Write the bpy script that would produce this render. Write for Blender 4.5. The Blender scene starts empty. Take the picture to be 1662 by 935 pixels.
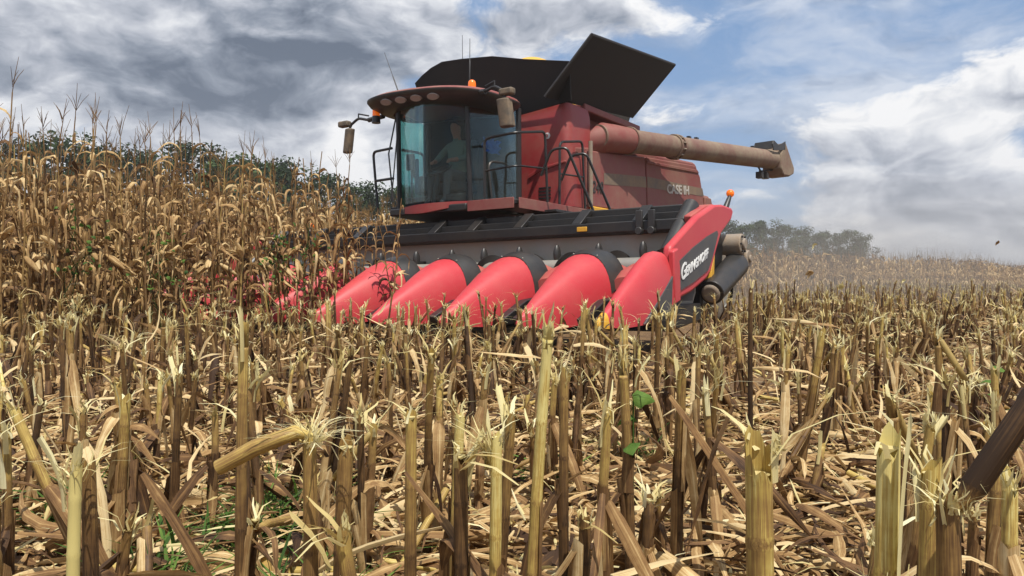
import bpy, math, random
import numpy as np
from mathutils import Vector, Matrix
R = math.radians
scene = bpy.context.scene
col = scene.collection

# ------------------------------------------------------------------ camera
cam = bpy.data.objects.new('camera', bpy.data.cameras.new('camera')); col.objects.link(cam)
cam.location = (0, 0, .78); cam.rotation_euler = (R(90-.479), 0, 0)
cam.data.lens = 36*1256/1662; cam.data.sensor_width = 36; cam.data.clip_start = .05; cam.data.clip_end = 4000
scene.camera = cam
scene.cycles.max_bounces = 6; scene.cycles.diffuse_bounces = 3; scene.cycles.glossy_bounces = 3; scene.cycles.transparent_max_bounces = 10
# ------------------------------------------------------------------ light
SUN_EL, SUN_AZ = R(65), R(156)          # azimuth clockwise from +Y (the view direction): high, behind the camera, a little right
world = bpy.data.worlds.new('World'); scene.world = world; world.use_nodes = True
scene.view_settings.view_transform = 'Standard'; scene.view_settings.look = 'None'
scene.view_settings.exposure = 0.12; scene.view_settings.gamma = 1
sun = bpy.data.objects.new('sun', bpy.data.lights.new('sun', 'SUN')); col.objects.link(sun)
sun.data.energy = 5.0; sun.data.angle = R(.53); sun.data.color = (1, .95, .86)
sd = Vector((math.sin(SUN_AZ)*math.cos(SUN_EL), math.cos(SUN_AZ)*math.cos(SUN_EL), math.sin(SUN_EL)))
sun.rotation_euler = (-sd).to_track_quat('-Z', 'Y').to_euler(); sun.location = sd*40

# ------------------------------------------------------------------ node helpers
class NT:
    def __init__(s, tree): s.t = tree; s.n = tree.nodes; s.l = tree.links
    def node(s, typ, **k):
        n = s.n.new(typ)
        for a, b in k.items(): setattr(n, a, b)
        return n
    def put(s, sock, v):
        if isinstance(v, bpy.types.NodeSocket): s.l.new(v, sock)
        elif v is not None: sock.default_value = v
    def m(s, op, a, b=None, c=None, clamp=False):
        n = s.node('ShaderNodeMath', operation=op, use_clamp=clamp)
        for i, x in enumerate((a, b, c)): s.put(n.inputs[i], x)
        return n.outputs[0]
    def vm(s, op, a, b=None):
        n = s.node('ShaderNodeVectorMath', operation=op); s.put(n.inputs[0], a); s.put(n.inputs[1], b)
        return n.outputs[0]
    def mix(s, f, a, b, blend='MIX'):
        n = s.node('ShaderNodeMix', data_type='RGBA', blend_type=blend); n.clamp_factor = True
        s.put(n.inputs[0], f); s.put(n.inputs[6], a); s.put(n.inputs[7], b); return n.outputs[2]
    def noise(s, vec, scale, detail=3, rough=.55, dist=0):
        n = s.node('ShaderNodeTexNoise'); s.put(n.inputs['Vector'], vec); n.inputs['Scale'].default_value = scale
        n.inputs['Detail'].default_value = detail; n.inputs['Roughness'].default_value = rough; n.inputs['Distortion'].default_value = dist
        return n.outputs['Fac']
    def smooth(s, x, a, b):
        n = s.node('ShaderNodeMapRange', interpolation_type='SMOOTHSTEP'); s.put(n.inputs[0], x)
        n.inputs[1].default_value = a; n.inputs[2].default_value = b; return n.outputs[0]
    def ramp(s, f, stops, interp='LINEAR'):
        n = s.node('ShaderNodeValToRGB'); s.put(n.inputs[0], f); e = n.color_ramp.elements; n.color_ramp.interpolation = interp
        while len(e) < len(stops): e.new(.5)
        for x, (p, c) in zip(e, stops): x.position = p; x.color = (*c, 1)
        return n.outputs[0]
    def bump(s, h, strength=.3, dist=.01):
        n = s.node('ShaderNodeBump'); s.put(n.inputs['Height'], h); n.inputs['Strength'].default_value = strength; n.inputs['Distance'].default_value = dist
        return n.outputs[0]

def rgb(r, g, b):      # sRGB 0-255 -> linear
    f = lambda x: x/12.92 if x <= .04045 else ((x+.055)/1.055)**2.4
    return tuple(f(x/255) for x in (r, g, b))

# ------------------------------------------------------------------ sky: clear Nishita air behind broken cumulus
def build_sky():
    t = NT(world.node_tree); t.n.clear()
    out = t.node('ShaderNodeOutputWorld'); bg = t.node('ShaderNodeBackground'); t.l.new(bg.outputs[0], out.inputs[0])
    ST = .1; bg.inputs[1].default_value = ST
    sky = t.node('ShaderNodeTexSky', sky_type='NISHITA', sun_disc=False)
    sky.sun_elevation = SUN_EL; sky.sun_rotation = SUN_AZ; sky.air_density = 1.0; sky.dust_density = 1.2; sky.ozone_density = 1.5
    tc = t.node('ShaderNodeTexCoord'); d = tc.outputs['Generated']
    sx = t.node('ShaderNodeSeparateXYZ'); t.l.new(d, sx.inputs[0]); x, y, z = sx.outputs
    A = t.m('ARCTAN2', x, y); E = t.m('ARCSINE', z)
    def blob(px, py, wx, wy):      # a soft patch of sky, given by bearing and height
        a0, e0, sa, se = (px-831)/1256, (457-py)/1256, wx/1256, wy/1256
        a0 = math.atan(a0); e0 = math.atan(e0*math.cos(a0))
        q = t.m('ADD', t.m('POWER', t.m('ABSOLUTE', t.m('DIVIDE', t.m('SUBTRACT', A, a0), sa)), 2.0), t.m('POWER', t.m('ABSOLUTE', t.m('DIVIDE', t.m('SUBTRACT', E, e0), se)), 2.0))
        return t.m('EXPONENT', t.m('MULTIPLY', q, -1.0))
    def total(items):
        s = None
        for w, b in items:
            v = t.m('MULTIPLY', b, w); s = v if s is None else t.m('ADD', s, v)
        return s
    cx = t.node('ShaderNodeCombineXYZ'); t.l.new(A, cx.inputs[0]); t.l.new(t.m('MULTIPLY', E, 1.9), cx.inputs[1]); P = cx.outputs[0]
    off = t.vm('ADD', P, (3.7, 1.3, 0))
    warp = t.node('ShaderNodeTexNoise'); t.l.new(off, warp.inputs['Vector']); warp.inputs['Scale'].default_value = 5; warp.inputs['Detail'].default_value = 3
    W = t.vm('ADD', off, t.vm('SCALE', t.vm('SUBTRACT', warp.outputs['Color'], (.5, .5, .5))))
    W.node.inputs[1].links[0].from_node.inputs[3].default_value = .16
    big = t.noise(W, 3.4, 10, .59)
    up = t.noise(t.vm('ADD', W, (.012, .03, 0)), 3.4, 6, .54)
    wisp = t.noise(t.vm('MULTIPLY', W, (1, 1.7, 1)), 5.0, 8, .58)
    cover = t.m('ADD', big, total([(.24, blob(250, 130, 520, 200)), (.10, blob(1420, 250, 150, 70)), (.08, blob(1500, 320, 330, 50)), (.14, blob(570, 230, 60, 90)),
                                   (-.20, blob(1260, 105, 170, 75)), (-.10, blob(1120, 215, 110, 50)), (-.16, blob(790, 5, 50, 30)), (.10, blob(1000, 30, 150, 40)), (.08, blob(1600, 20, 110, 60))]))
    dens = t.smooth(cover, .46, .57)
    veil = t.m('MULTIPLY', t.smooth(wisp, .34, .70), .58)
    dens = t.m('MAXIMUM', dens, veil)
    relief = t.m('MULTIPLY', t.m('SUBTRACT', big, up), 4.6)
    thick = t.smooth(cover, .52, .86)
    tone = t.m('ADD', t.m('SUBTRACT', .76, t.m('MULTIPLY', thick, .40)), relief)
    tone = t.m('ADD', tone, total([(-.25, blob(400, 180, 250, 75)), (-.14, blob(610, 80, 150, 60)), (.14, blob(40, 90, 110, 60)), (.75, blob(562, 225, 48, 70)), (.30, blob(1430, 215, 120, 50)), (.25, blob(1600, 220, 90, 30)), (-.20, blob(1480, 320, 300, 26)), (-.13, blob(1390, 262, 70, 16))]))
    cc = t.ramp(tone, [(.0, rgb(98, 110, 128)), (.3, rgb(142, 151, 166)), (.55, rgb(183, 188, 199)), (.78, rgb(218, 221, 227)), (1, rgb(246, 246, 247))])
    skyc = t.mix(.6, sky.outputs[0], (rgb(128, 166, 214)[0]/ST, rgb(128, 166, 214)[1]/ST, rgb(128, 166, 214)[2]/ST, 1))
    cs = t.node('ShaderNodeVectorMath', operation='SCALE'); t.l.new(cc, cs.inputs[0]); cs.inputs[3].default_value = 1/ST
    c = t.mix(dens, skyc, cs.outputs[0])
    hz = t.m('MULTIPLY', t.m('EXPONENT', t.m('MULTIPLY', t.m('ABSOLUTE', E), -11.0)), .72)
    h = rgb(202, 206, 215); c = t.mix(hz, c, (h[0]/ST, h[1]/ST, h[2]/ST, 1))
    t.l.new(c, bg.inputs[0])
build_sky()

# ------------------------------------------------------------------ materials
MATS = {}
def new_mat(name):
    m = bpy.data.materials.new(name); m.use_nodes = True; t = NT(m.node_tree); b = t.n['Principled BSDF']; MATS[name] = m
    return m, t, b
def solid(name, c, rough=.5, metal=0, dust=0, dustc=rgb(150, 126, 98), bumpy=0, scale=6, spec=.5, var=.12):
    m, t, b = new_mat(name)
    tc = t.node('ShaderNodeTexCoord').outputs['Object']
    n1 = t.noise(tc, scale, 6, .65); n2 = t.noise(tc, scale*9, 3, .6)
    base = t.mix(t.m('MULTIPLY', n2, var*2), (*c, 1), (*[x*.55 for x in c], 1))
    if dust:
        f = t.m('MULTIPLY', t.smooth(t.m('ADD', t.m('MULTIPLY', n1, .75), t.m('MULTIPLY', n2, .25)), .25, .75), dust*1.6, clamp=True)
        base = t.mix(f, base, (*dustc, 1)); t.put(b.inputs['Roughness'], t.m('ADD', rough, t.m('MULTIPLY', f, .35), clamp=True))
    else: t.put(b.inputs['Roughness'], t.m('ADD', rough-.08, t.m('MULTIPLY', n2, .16)))
    t.put(b.inputs['Base Color'], base); b.inputs['Metallic'].default_value = metal; b.inputs['Specular IOR Level'].default_value = spec
    if bumpy: t.put(b.inputs['Normal'], t.bump(n2, bumpy, .01))
    return m
solid('red_poly', rgb(188, 46, 57), .45, dust=.10, scale=2.2, var=.05, dustc=rgb(196, 140, 120))
solid('red_hood', rgb(176, 58, 62), .5, dust=.28, scale=3)
solid('red_paint', rgb(146, 34, 40), .42, dust=.30, scale=1.6, dustc=rgb(140, 100, 84))
solid('red_side', rgb(128, 44, 46), .5, dust=.62, scale=1.1, dustc=rgb(138, 102, 88))
solid('auger_paint', rgb(112, 70, 62), .6, dust=1.0, scale=1.4, dustc=rgb(132, 116, 98))
solid('stripe', rgb(92, 80, 74), .55, dust=.5, scale=2)
solid('silver_letter', rgb(190, 186, 180), .45, dust=.25)
solid('white_letter', rgb(226, 226, 224), .45)
solid('dark_letter', rgb(30, 24, 26), .5, dust=.1)
solid('black_plastic', rgb(36, 38, 40), .40, dust=.06, scale=4)
solid('black_steel', rgb(26, 27, 29), .42, dust=.04, scale=3)
solid('tank_black', rgb(22, 20, 18), .75, dust=.16, scale=1.5, dustc=rgb(70, 60, 50))
solid('charcoal', rgb(62, 64, 68), .5, dust=.1)
solid('steel_sheet', rgb(150, 148, 142), .45, .35, dust=.55, scale=2.5, dustc=rgb(160, 150, 134))
solid('cast_grey', rgb(150, 142, 132), .6, .2, dust=.5, scale=8, bumpy=.3)
solid('rubber', rgb(44, 42, 40), .85, dust=.7, scale=3, dustc=rgb(140, 128, 112))
solid('cab_inside', rgb(46, 46, 48), .8)
solid('cab_cloth', rgb(70, 72, 74), .9)
solid('dull_mirror', rgb(64, 62, 56), .6, dust=.4, scale=8)
solid('grain', rgb(222, 172, 62), .6, bumpy=.6, scale=20)
solid('yellow', rgb(214, 160, 40), .55, dust=.1)
solid('shirt', rgb(118, 132, 120), .9); solid('skin', rgb(176, 128, 104), .6); solid('trousers', rgb(88, 92, 96), .9); solid('hair', rgb(52, 40, 32), .9)
solid('blue_cloth', rgb(36, 98, 196), .85)
solid('bark', rgb(84, 72, 58), .9, bumpy=.5)
solid('lamp_glass', rgb(150, 150, 146), .15, dust=.2)
def amber():
    m, t, b = new_mat('amber_lamp'); b.inputs['Base Color'].default_value = (*rgb(232, 110, 24), 1); b.inputs['Roughness'].default_value = .2
    b.inputs['Emission Color'].default_value = (*rgb(240, 110, 20), 1); b.inputs['Emission Strength'].default_value = .35
amber()
def glass(name, tint, gloss=.10):
    m, t, b = new_mat(name); t.n.remove(b)
    tr = t.node('ShaderNodeBsdfTransparent'); tr.inputs[0].default_value = (*tint, 1)
    gl = t.node('ShaderNodeBsdfGlossy'); gl.inputs['Roughness'].default_value = .04; gl.inputs[0].default_value = (.9, .95, .95, 1)
    df = t.node('ShaderNodeBsdfDiffuse'); df.inputs[0].default_value = (*rgb(140, 130, 114), 1)
    fr = t.node('ShaderNodeFresnel'); fr.inputs[0].default_value = 1.5
    mx = t.node('ShaderNodeMixShader'); t.l.new(t.m('MULTIPLY', fr.outputs[0], .32), mx.inputs[0]); t.l.new(tr.outputs[0], mx.inputs[1]); t.l.new(gl.outputs[0], mx.inputs[2])
    m2 = t.node('ShaderNodeMixShader'); n = t.noise(t.node('ShaderNodeTexCoord').outputs['Object'], 3, 5, .6)
    t.l.new(t.m('MULTIPLY', n, gloss), m2.inputs[0]); t.l.new(mx.outputs[0], m2.inputs[1]); t.l.new(df.outputs[0], m2.inputs[2])
    t.l.new(m2.outputs[0], t.n['Material Output'].inputs[0])
glass('windshield', (.80, .88, .87), .07); glass('side_glass', (.50, .80, .78), .05)

def plant_mat(name, stops, rough=.7, trans=.25, streak=16, shift=.35, bumpy=.25, attr=1.0, rib=.22, amp=.75):
    m, t, b = new_mat(name)
    at = t.node('ShaderNodeAttribute', attribute_name='tint').outputs['Fac']; ac = t.node('ShaderNodeAttribute', attribute_name='across').outputs['Fac']; oi = t.node('ShaderNodeObjectInfo').outputs['Random']
    tc = t.node('ShaderNodeTexCoord').outputs['Object']
    cx = t.node('ShaderNodeCombineXYZ'); t.put(cx.inputs[0], t.m('MULTIPLY', ac, float(streak))); t.put(cx.inputs[1], t.m('ADD', t.m('MULTIPLY', at, 9.0), t.m('MULTIPLY', oi, 57.0)))
    n = t.noise(t.vm('ADD', cx.outputs[0], t.vm('MULTIPLY', tc, (6., 6., 6.))), 1.0, 3, .6)      # fibres running along the blade
    n2 = t.noise(tc, 22, 4, .65)                                                                      # blotches
    f = t.m('ADD', t.m('MULTIPLY', at, attr), t.m('MULTIPLY', t.m('SUBTRACT', oi, .5), shift))
    f = t.m('ADD', f, t.m('MULTIPLY', t.m('SUBTRACT', t.m('ADD', t.m('MULTIPLY', n, .6), t.m('MULTIPLY', n2, .4)), .5), amp*2))
    if rib: f = t.m('ADD', f, t.m('MULTIPLY', t.m('EXPONENT', t.m('MULTIPLY', t.m('POWER', t.m('ABSOLUTE', t.m('DIVIDE', t.m('SUBTRACT', ac, .5), .09)), 2.0), -1.0)), rib))
    c = t.ramp(f, stops)
    t.put(b.inputs['Base Color'], c); b.inputs['Roughness'].default_value = rough; b.inputs['Specular IOR Level'].default_value = .3
    if bumpy: t.put(b.inputs['Normal'], t.bump(n, bumpy, .004))
    if trans:
        tl = t.node('ShaderNodeBsdfTranslucent'); t.put(tl.inputs[0], c); mx = t.node('ShaderNodeMixShader'); mx.inputs[0].default_value = trans
        t.l.new(b.outputs[0], mx.inputs[1]); t.l.new(tl.outputs[0], mx.inputs[2]); t.l.new(mx.outputs[0], t.n['Material Output'].inputs[0])
    return m
plant_mat('dry_leaf', [(0, rgb(66, 46, 30)), (.3, rgb(112, 82, 52)), (.55, rgb(150, 116, 74)), (.8, rgb(190, 158, 108)), (1, rgb(222, 198, 150))])
plant_mat('corn_leaf', [(0, rgb(64, 46, 30)), (.35, rgb(112, 82, 52)), (.65, rgb(156, 122, 78)), (.9, rgb(196, 164, 112)), (1, rgb(216, 190, 142))])
plant_mat('corn_stalk', [(0, rgb(84, 62, 40)), (.5, rgb(130, 100, 60)), (1, rgb(164, 138, 82))], trans=0, rib=0)
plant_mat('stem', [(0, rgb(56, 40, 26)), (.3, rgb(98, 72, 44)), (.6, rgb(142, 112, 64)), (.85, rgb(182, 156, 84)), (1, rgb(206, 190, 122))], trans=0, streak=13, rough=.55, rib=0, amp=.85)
plant_mat('pith', [(0, rgb(178, 152, 92)), (.4, rgb(212, 194, 134)), (.75, rgb(226, 214, 160)), (1, rgb(238, 230, 188))], trans=.3, rib=0, amp=.5)
plant_mat('green_weed', [(0, rgb(44, 70, 28)), (.5, rgb(72, 104, 42)), (1, rgb(110, 140, 60))], trans=.35, rib=0)
plant_mat('tree_leaf', [(0, rgb(26, 40, 18)), (.4, rgb(42, 60, 28)), (.75, rgb(60, 80, 38)), (1, rgb(84, 102, 52))], trans=.2, rib=0, amp=.2, bumpy=0)
def soil():
    m, t, b = new_mat('soil'); p = t.node('ShaderNodeNewGeometry').outputs['Position']
    n = t.noise(p, 3, 8, .65); n2 = t.noise(p, 45, 4, .7)
    c = t.ramp(t.m('ADD', t.m('MULTIPLY', n, .5), t.m('MULTIPLY', n2, .5)), [(.3, rgb(70, 52, 36)), (.5, rgb(110, 84, 56)), (.62, rgb(150, 120, 78)), (.75, rgb(180, 150, 104))])
    t.put(b.inputs['Base Color'], c); b.inputs['Roughness'].default_value = .95; t.put(b.inputs['Normal'], t.bump(n2, .8, .03))
soil()

# ------------------------------------------------------------------ mesh helpers
class Buf:
    def __init__(s): s.v = []; s.f = []
    def add(s, vs, fs):
        o = len(s.v); s.v += [tuple(p) for p in vs]; s.f += [tuple(i+o for i in f) for f in fs]; return s
    def box(s, a0, a1, b0, b1, c0, c1):
        return s.add([(x, y, z) for z in (c0, c1) for y in (b0, b1) for x in (a0, a1)], [(0, 2, 3, 1), (4, 5, 7, 6), (0, 1, 5, 4), (2, 6, 7, 3), (0, 4, 6, 2), (1, 3, 7, 5)])
    def prism(s, pts, ax, a0, a1):
        mk = {'u': lambda p, a: (a, p[0], p[1]), 'v': lambda p, a: (p[0], a, p[1]), 'z': lambda p, a: (p[0], p[1], a)}[ax]
        n = len(pts); vs = [mk(p, a0) for p in pts]+[mk(p, a1) for p in pts]
        return s.add(vs, [tuple(range(n))[::-1], tuple(range(n, 2*n))]+[(i, (i+1) % n, n+(i+1) % n, n+i) for i in range(n)])
    def quad(s, p, thick):       # thick planar quad
        p = [Vector(q) for q in p]; nrm = (p[1]-p[0]).cross(p[3]-p[0]).normalized()*thick
        return s.add(p+[q+nrm for q in p], [(3, 2, 1, 0), (4, 5, 6, 7)]+[(i, (i+1) % 4, 4+(i+1) % 4, 4+i) for i in range(4)])
    def tube(s, pts, r, n=8, cap=True):
        pts = [Vector(p) for p in pts]; rr = r if isinstance(r, (list, tuple)) else [r]*len(pts); rings = []
        t0 = (pts[1]-pts[0]).normalized(); a = t0.orthogonal().normalized()
        for i, p in enumerate(pts):
            t = (pts[min(i+1, len(pts)-1)]-pts[max(i-1, 0)]).normalized(); a = (a-t*a.dot(t)).normalized(); b = t.cross(a)
            rings.append([p+(a*math.cos(k*2*math.pi/n)+b*math.sin(k*2*math.pi/n))*rr[i] for k in range(n)])
        return s.loft(rings, cap)
    def loft(s, rings, cap=True, closed=True):
        n = len(rings[0]); vs = [p for r in rings for p in r]; fs = []
        for i in range(len(rings)-1):
            for k in range(n if closed else n-1): fs.append((i*n+k, i*n+(k+1) % n, (i+1)*n+(k+1) % n, (i+1)*n+k))
        if cap: fs += [tuple(range(n))[::-1], tuple(range((len(rings)-1)*n, len(rings)*n))]
        return s.add(vs, fs)
    def ball(s, c, r, n=12, m=8, sc=(1, 1, 1)):
        rings = []
        for i in range(1, m):
            a = math.pi*i/m; rings.append([(c[0]+r*sc[0]*math.sin(a)*math.cos(k*2*math.pi/n), c[1]+r*sc[1]*math.sin(a)*math.sin(k*2*math.pi/n), c[2]-r*sc[2]*math.cos(a)) for k in range(n)])
        return s.loft(rings)
def round_path(pts, rad=.08, k=4):      # fillet a polyline
    pts = [Vector(p) for p in pts]; out = [pts[0]]
    for i in range(1, len(pts)-1):
        a, b, c = pts[i-1], pts[i], pts[i+1]; d1 = (a-b); d2 = (c-b); q = min(rad, d1.length*.45, d2.length*.45)
        p, r = b+d1.normalized()*q, b+d2.normalized()*q
        for j in range(k+1):
            t = j/k; out.append(p*(1-t)**2+b*2*t*(1-t)+r*t*t)
    return out+[pts[-1]]
def tag(o, label=None, cat=None, group=None, kind=None):
    for k, v in (('label', label), ('category', cat), ('group', group), ('kind', kind)):
        if v: o[k] = v
    return o
def obj(name, me, parent=None):
    o = bpy.data.objects.new(name, me); col.objects.link(o); o.parent = parent; return o

# ------------------------------------------------------------------ the field frame: u across the crop rows, v along them
PHI = R(34); X0, D0 = -2.39, 9.25; CP, SP = math.cos(PHI), math.sin(PHI)
def fw(u, v): return (X0+CP*u+SP*v, D0-SP*u+CP*v)
def wf(x, y): dx, dy = x-X0, y-D0; return (CP*dx-SP*dy, SP*dx+CP*dy)
eu = Vector((CP, -SP, math.tan(R(.7)))).normalized(); ev = Vector((SP, CP, math.tan(R(-.5)))); ev = (ev-eu*ev.dot(eu)).normalized(); ez = eu.cross(ev)
RM = Matrix((eu, ev, ez)).transposed()
BASE = {}
def machine(name, base, label, cat):
    o = obj(name, None); o.empty_display_size = .5
    o.matrix_world = Matrix.Translation(Vector((X0, D0, 0))+RM @ Vector(base)) @ RM.to_4x4()
    BASE[o.name] = Vector(base); o['_b'] = list(base); del o['_b']; return tag(o, label, cat)
def part(name, buf, m, parent, bevel=0, smooth=40, label=None):
    root = parent
    while root.parent: root = root.parent
    b = BASE[root.name]; me = bpy.data.meshes.new(name); me.from_pydata([tuple(Vector(p)-b) for p in buf.v], [], buf.f); me.update()
    import bmesh
    bm = bmesh.new(); bm.from_mesh(me); bmesh.ops.recalc_face_normals(bm, faces=bm.faces); bm.to_mesh(me); bm.free()
    me.materials.append(MATS[m]); o = obj(name, me, parent)
    if smooth: me.shade_smooth(); me.set_sharp_from_angle(angle=R(smooth))
    if bevel:
        md = o.modifiers.new('bevel', 'BEVEL'); md.width = bevel; md.segments = 2; md.limit_method = 'ANGLE'; md.angle_limit = R(35)
    if label: o['label'] = label
    return o
def lettering(name, body, size, origin, right, up, m, parent, shear=0, fat=0, squeeze=1, depth=.004):
    cu = bpy.data.curves.new(name, 'FONT'); cu.body = body; cu.size = size; cu.shear = shear; cu.offset = fat; cu.extrude = depth; cu.resolution_u = 3
    tmp = bpy.data.objects.new('tmp', cu); col.objects.link(tmp)
    me = bpy.data.meshes.new_from_object(tmp.evaluated_get(bpy.context.evaluated_depsgraph_get())); bpy.data.objects.remove(tmp)
    root = parent
    while root.parent: root = root.parent
    r, u = Vector(right).normalized(), Vector(up).normalized(); n = r.cross(u)
    mat4 = Matrix((r*squeeze, u, n)).transposed().to_4x4(); mat4.translation = Vector(origin)-BASE[root.name]
    me.transform(mat4); me.materials.clear(); me.materials.append(MATS[m]); return obj(name, me, parent)

# ------------------------------------------------------------------ ground
def ground():
    n = 40; b = Buf()
    xs = [-1500, -400, -120, -60]+list(np.linspace(-40, 60, 41))+[90, 150, 400, 1500]; ys = [-60, -20]+list(np.linspace(-8, 72, 33))+[100, 160, 400, 1800]
    rng = np.random.default_rng(3)
    for y in ys:
        for x in xs: b.v.append((x, y, float(rng.normal(0, .012))))
    w = len(xs); b.f = [(j*w+i, j*w+i+1, (j+1)*w+i+1, (j+1)*w+i) for j in range(len(ys)-1) for i in range(w-1)]
    me = bpy.data.meshes.new('ground'); me.from_pydata(b.v, [], b.f); me.materials.append(MATS['soil']); me.shade_smooth()
    tag(obj('ground', me), 'bare brown soil of the corn field', kind='structure')
ground()
# ------------------------------------------------------------------ corn header (eight rows)
ROWW = .99
SN = [3.95-ROWW*k for k in range(9)]
def build_header():
    H = machine('corn_header', (0, 1.5, 0), 'wide red corn header with pointed row snouts on the front of the combine', 'corn header')
    SEC = [(-.03, .012, .345, .325), (.04, .045, .405, .30), (.25, .11, .535, .27), (.55, .19, .715, .26), (.85, .268, .885, .30), (1.08, .328, .995, .37), (1.24, .362, 1.05, .45), (1.36, .378, 1.075, .52), (1.46, .38, 1.08, .55)]
    def arc(u, v, w, zt, zb, n=18, p=1.0, grow=0, a0=0, a1=180):
        out = []
        for i in range(n+1):
            a = R(a0+(a1-a0)*i/n); c, s = math.cos(a), math.sin(a)
            x = math.copysign(abs(c)**.82, c)*(w+grow); z = zb+(zt+grow-zb)*abs(s)**.82
            out.append((u+x, v, z))
        return out
    for k in range(1, 8):
        u = SN[k]; b = Buf(); b.loft([arc(u, v, w, zt, zb) for v, w, zt, zb in SEC], cap=True)
        sn = part('snout', b, 'red_poly', H, smooth=50)
        b = Buf()      # flared rubber-edged cap over the snout's back edge
        rows = [(1.30, .36, 1.065, .5, .010, 8, 172), (1.40, .383, 1.085, .53, .022, 12, 168), (1.50, .395, 1.10, .55, .035, 18, 162), (1.57, .40, 1.10, .57, .030, 24, 156)]
        o_ = [arc(u, v, w, zt, zb, 18, 1, g, a0, a1) for v, w, zt, zb, g, a0, a1 in rows]; i_ = [[(p[0]*.97+u*.03, p[1], p[2]-.02) for p in r] for r in o_]
        b.loft([o_[0], o_[1], o_[2], o_[3], i_[3], i_[2], i_[1], i_[0], o_[0]], cap=False, closed=False)
        cp = part('snout_cap', b, 'black_plastic', sn, smooth=50)
        for a in (66, 104):
            q = arc(u, 1.32, .365, 1.07, .5, 1, 1, .013, a, a)[0]; bb = Buf(); bb.ball(q, .011, 8, 5); part('bolt', bb, 'steel_sheet', sn)
        b = Buf()      # sloping hood behind the cap
        b.loft([arc(u, v, w, zt, zb, 10) for v, w, zt, zb in [(1.5, .36, 1.0, .55), (1.75, .40, 1.03, .55), (1.98, .43, .97, .55), (2.05, .40, .80, .55)]])
        part('hood', b, 'red_hood', H, smooth=50)
        if k < 8:
            b = Buf(); b.loft([arc(u+ROWW/2, v, w, zt, zb, 10) for v, w, zt, zb in [(1.36, .17, .80, .66), (1.5, .20, .90, .66), (1.75, .22, .97, .66), (1.98, .22, .99, .66)]]); part('row_cover', b, 'red_hood', H, smooth=50)
    for k in range(8):         # row units: dark gathering channels between the snouts
        u = (SN[k]+SN[k+1])/2
        for sgn in (-1, 1):
            b = Buf(); b.prism([(.55, .36), (1.0, .55), (2.0, .66), (2.0, .40), (.6, .28)], 'u', u+sgn*.10-.055, u+sgn*.10+.055); part('gathering_channel', b, 'black_steel', H, bevel=.01)
    b = Buf(); b.prism([(1.2, .22), (1.6, .2), (2.5, .3), (2.5, .5), (1.4, .5)], 'u', -3.95, 3.9); part('chopper_frame', b, 'black_steel', H, bevel=.02)
    # trough, back sheet, beams
    b = Buf(); b.prism([(1.98, .50), (2.36, .50), (2.45, .62), (2.45, 1.40), (2.42, 1.40), (2.42, .64), (2.34, .53), (1.98, .53)], 'u', -3.9, 3.85); part('back_sheet', b, 'steel_sheet', H)
    b = Buf(); b.prism([(2.28, 1.37), (2.40, 1.34), (2.42, 1.44), (2.36, 1.505), (2.28, 1.50)], 'u', -3.9, 3.78); part('front_beam', b, 'black_steel', H, bevel=.012)
    b = Buf(); b.box(-3.9, 3.7, 2.60, 2.70, 1.58, 1.70); part('rear_beam', b, 'black_steel', H, bevel=.015)
    b = Buf(); b.box(-3.9, 3.7, 2.455, 2.47, 1.3, 1.6); part('guard_rail', b, 'black_steel', H, bevel=.006)
    for u in (-3.6, -2.7, -1.7, -.15, .55, 1.35, 2.25, 3.1):
        b = Buf(); b.prism([(2.30, 1.505), (2.40, 1.505), (2.68, 1.69), (2.60, 1.72)], 'u', u, u+.14); part('beam_bracket', b, 'black_steel', H, bevel=.008)
    for u in (3.22, 3.38):
        b = Buf(); b.box(u-.045, u+.045, 2.24, 2.277, 1.40, 1.62); b.tube([(u, 2.22, 1.37), (u, 2.30, 1.37)], .05, 10); part('hose_clamp', b, 'black_plastic', H, bevel=.01)
    b = Buf(); b.box(2.36, 2.50, 2.255, 2.277, 1.40, 1.46); part('marker_lamp', b, 'yellow', H, bevel=.006, label='small amber marker lamp on the black beam')
    # cross auger with flighting
    b = Buf(); b.tube([(-3.85, 2.2, .93), (3.8, 2.2, .93)], .12, 16); ax = part('cross_auger', b, 'steel_sheet', H)
    for s0, s1, hand in ((-3.8, -.8, 1), (.8, 3.75, -1)):
        n = 150; i_, o_, o2 = [], [], []
        for i in range(n+1):
            u = s0+(s1-s0)*i/n; a = hand*u*2*math.pi/.62
            c, s = math.cos(a), math.sin(a); i_.append((u, 2.2+.11*c, .93+.11*s)); o_.append((u, 2.2+.215*c, .93+.215*s)); o2.append((u+.012, 2.2+.215*c, .93+.215*s))
        b = Buf(); b.loft([i_, o_, o2, [(p[0]+.012, p[1], p[2]) for p in i_]], cap=False, closed=False); part('flighting', b, 'black_steel', ax, smooth=30)
    for u in (3.28, 2.68, 2.08, 1.50, .92, .36, -.3, -1.0):     # rubber ear savers standing over the trough
        b = Buf(); b.ball((u, 2.24, 1.12), .13, 12, 8, (.36, .5, 1)); b.box(u-.03, u+.03, 2.24, 2.43, 1.04, 1.10); part('ear_saver', b, 'black_plastic', H)
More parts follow.
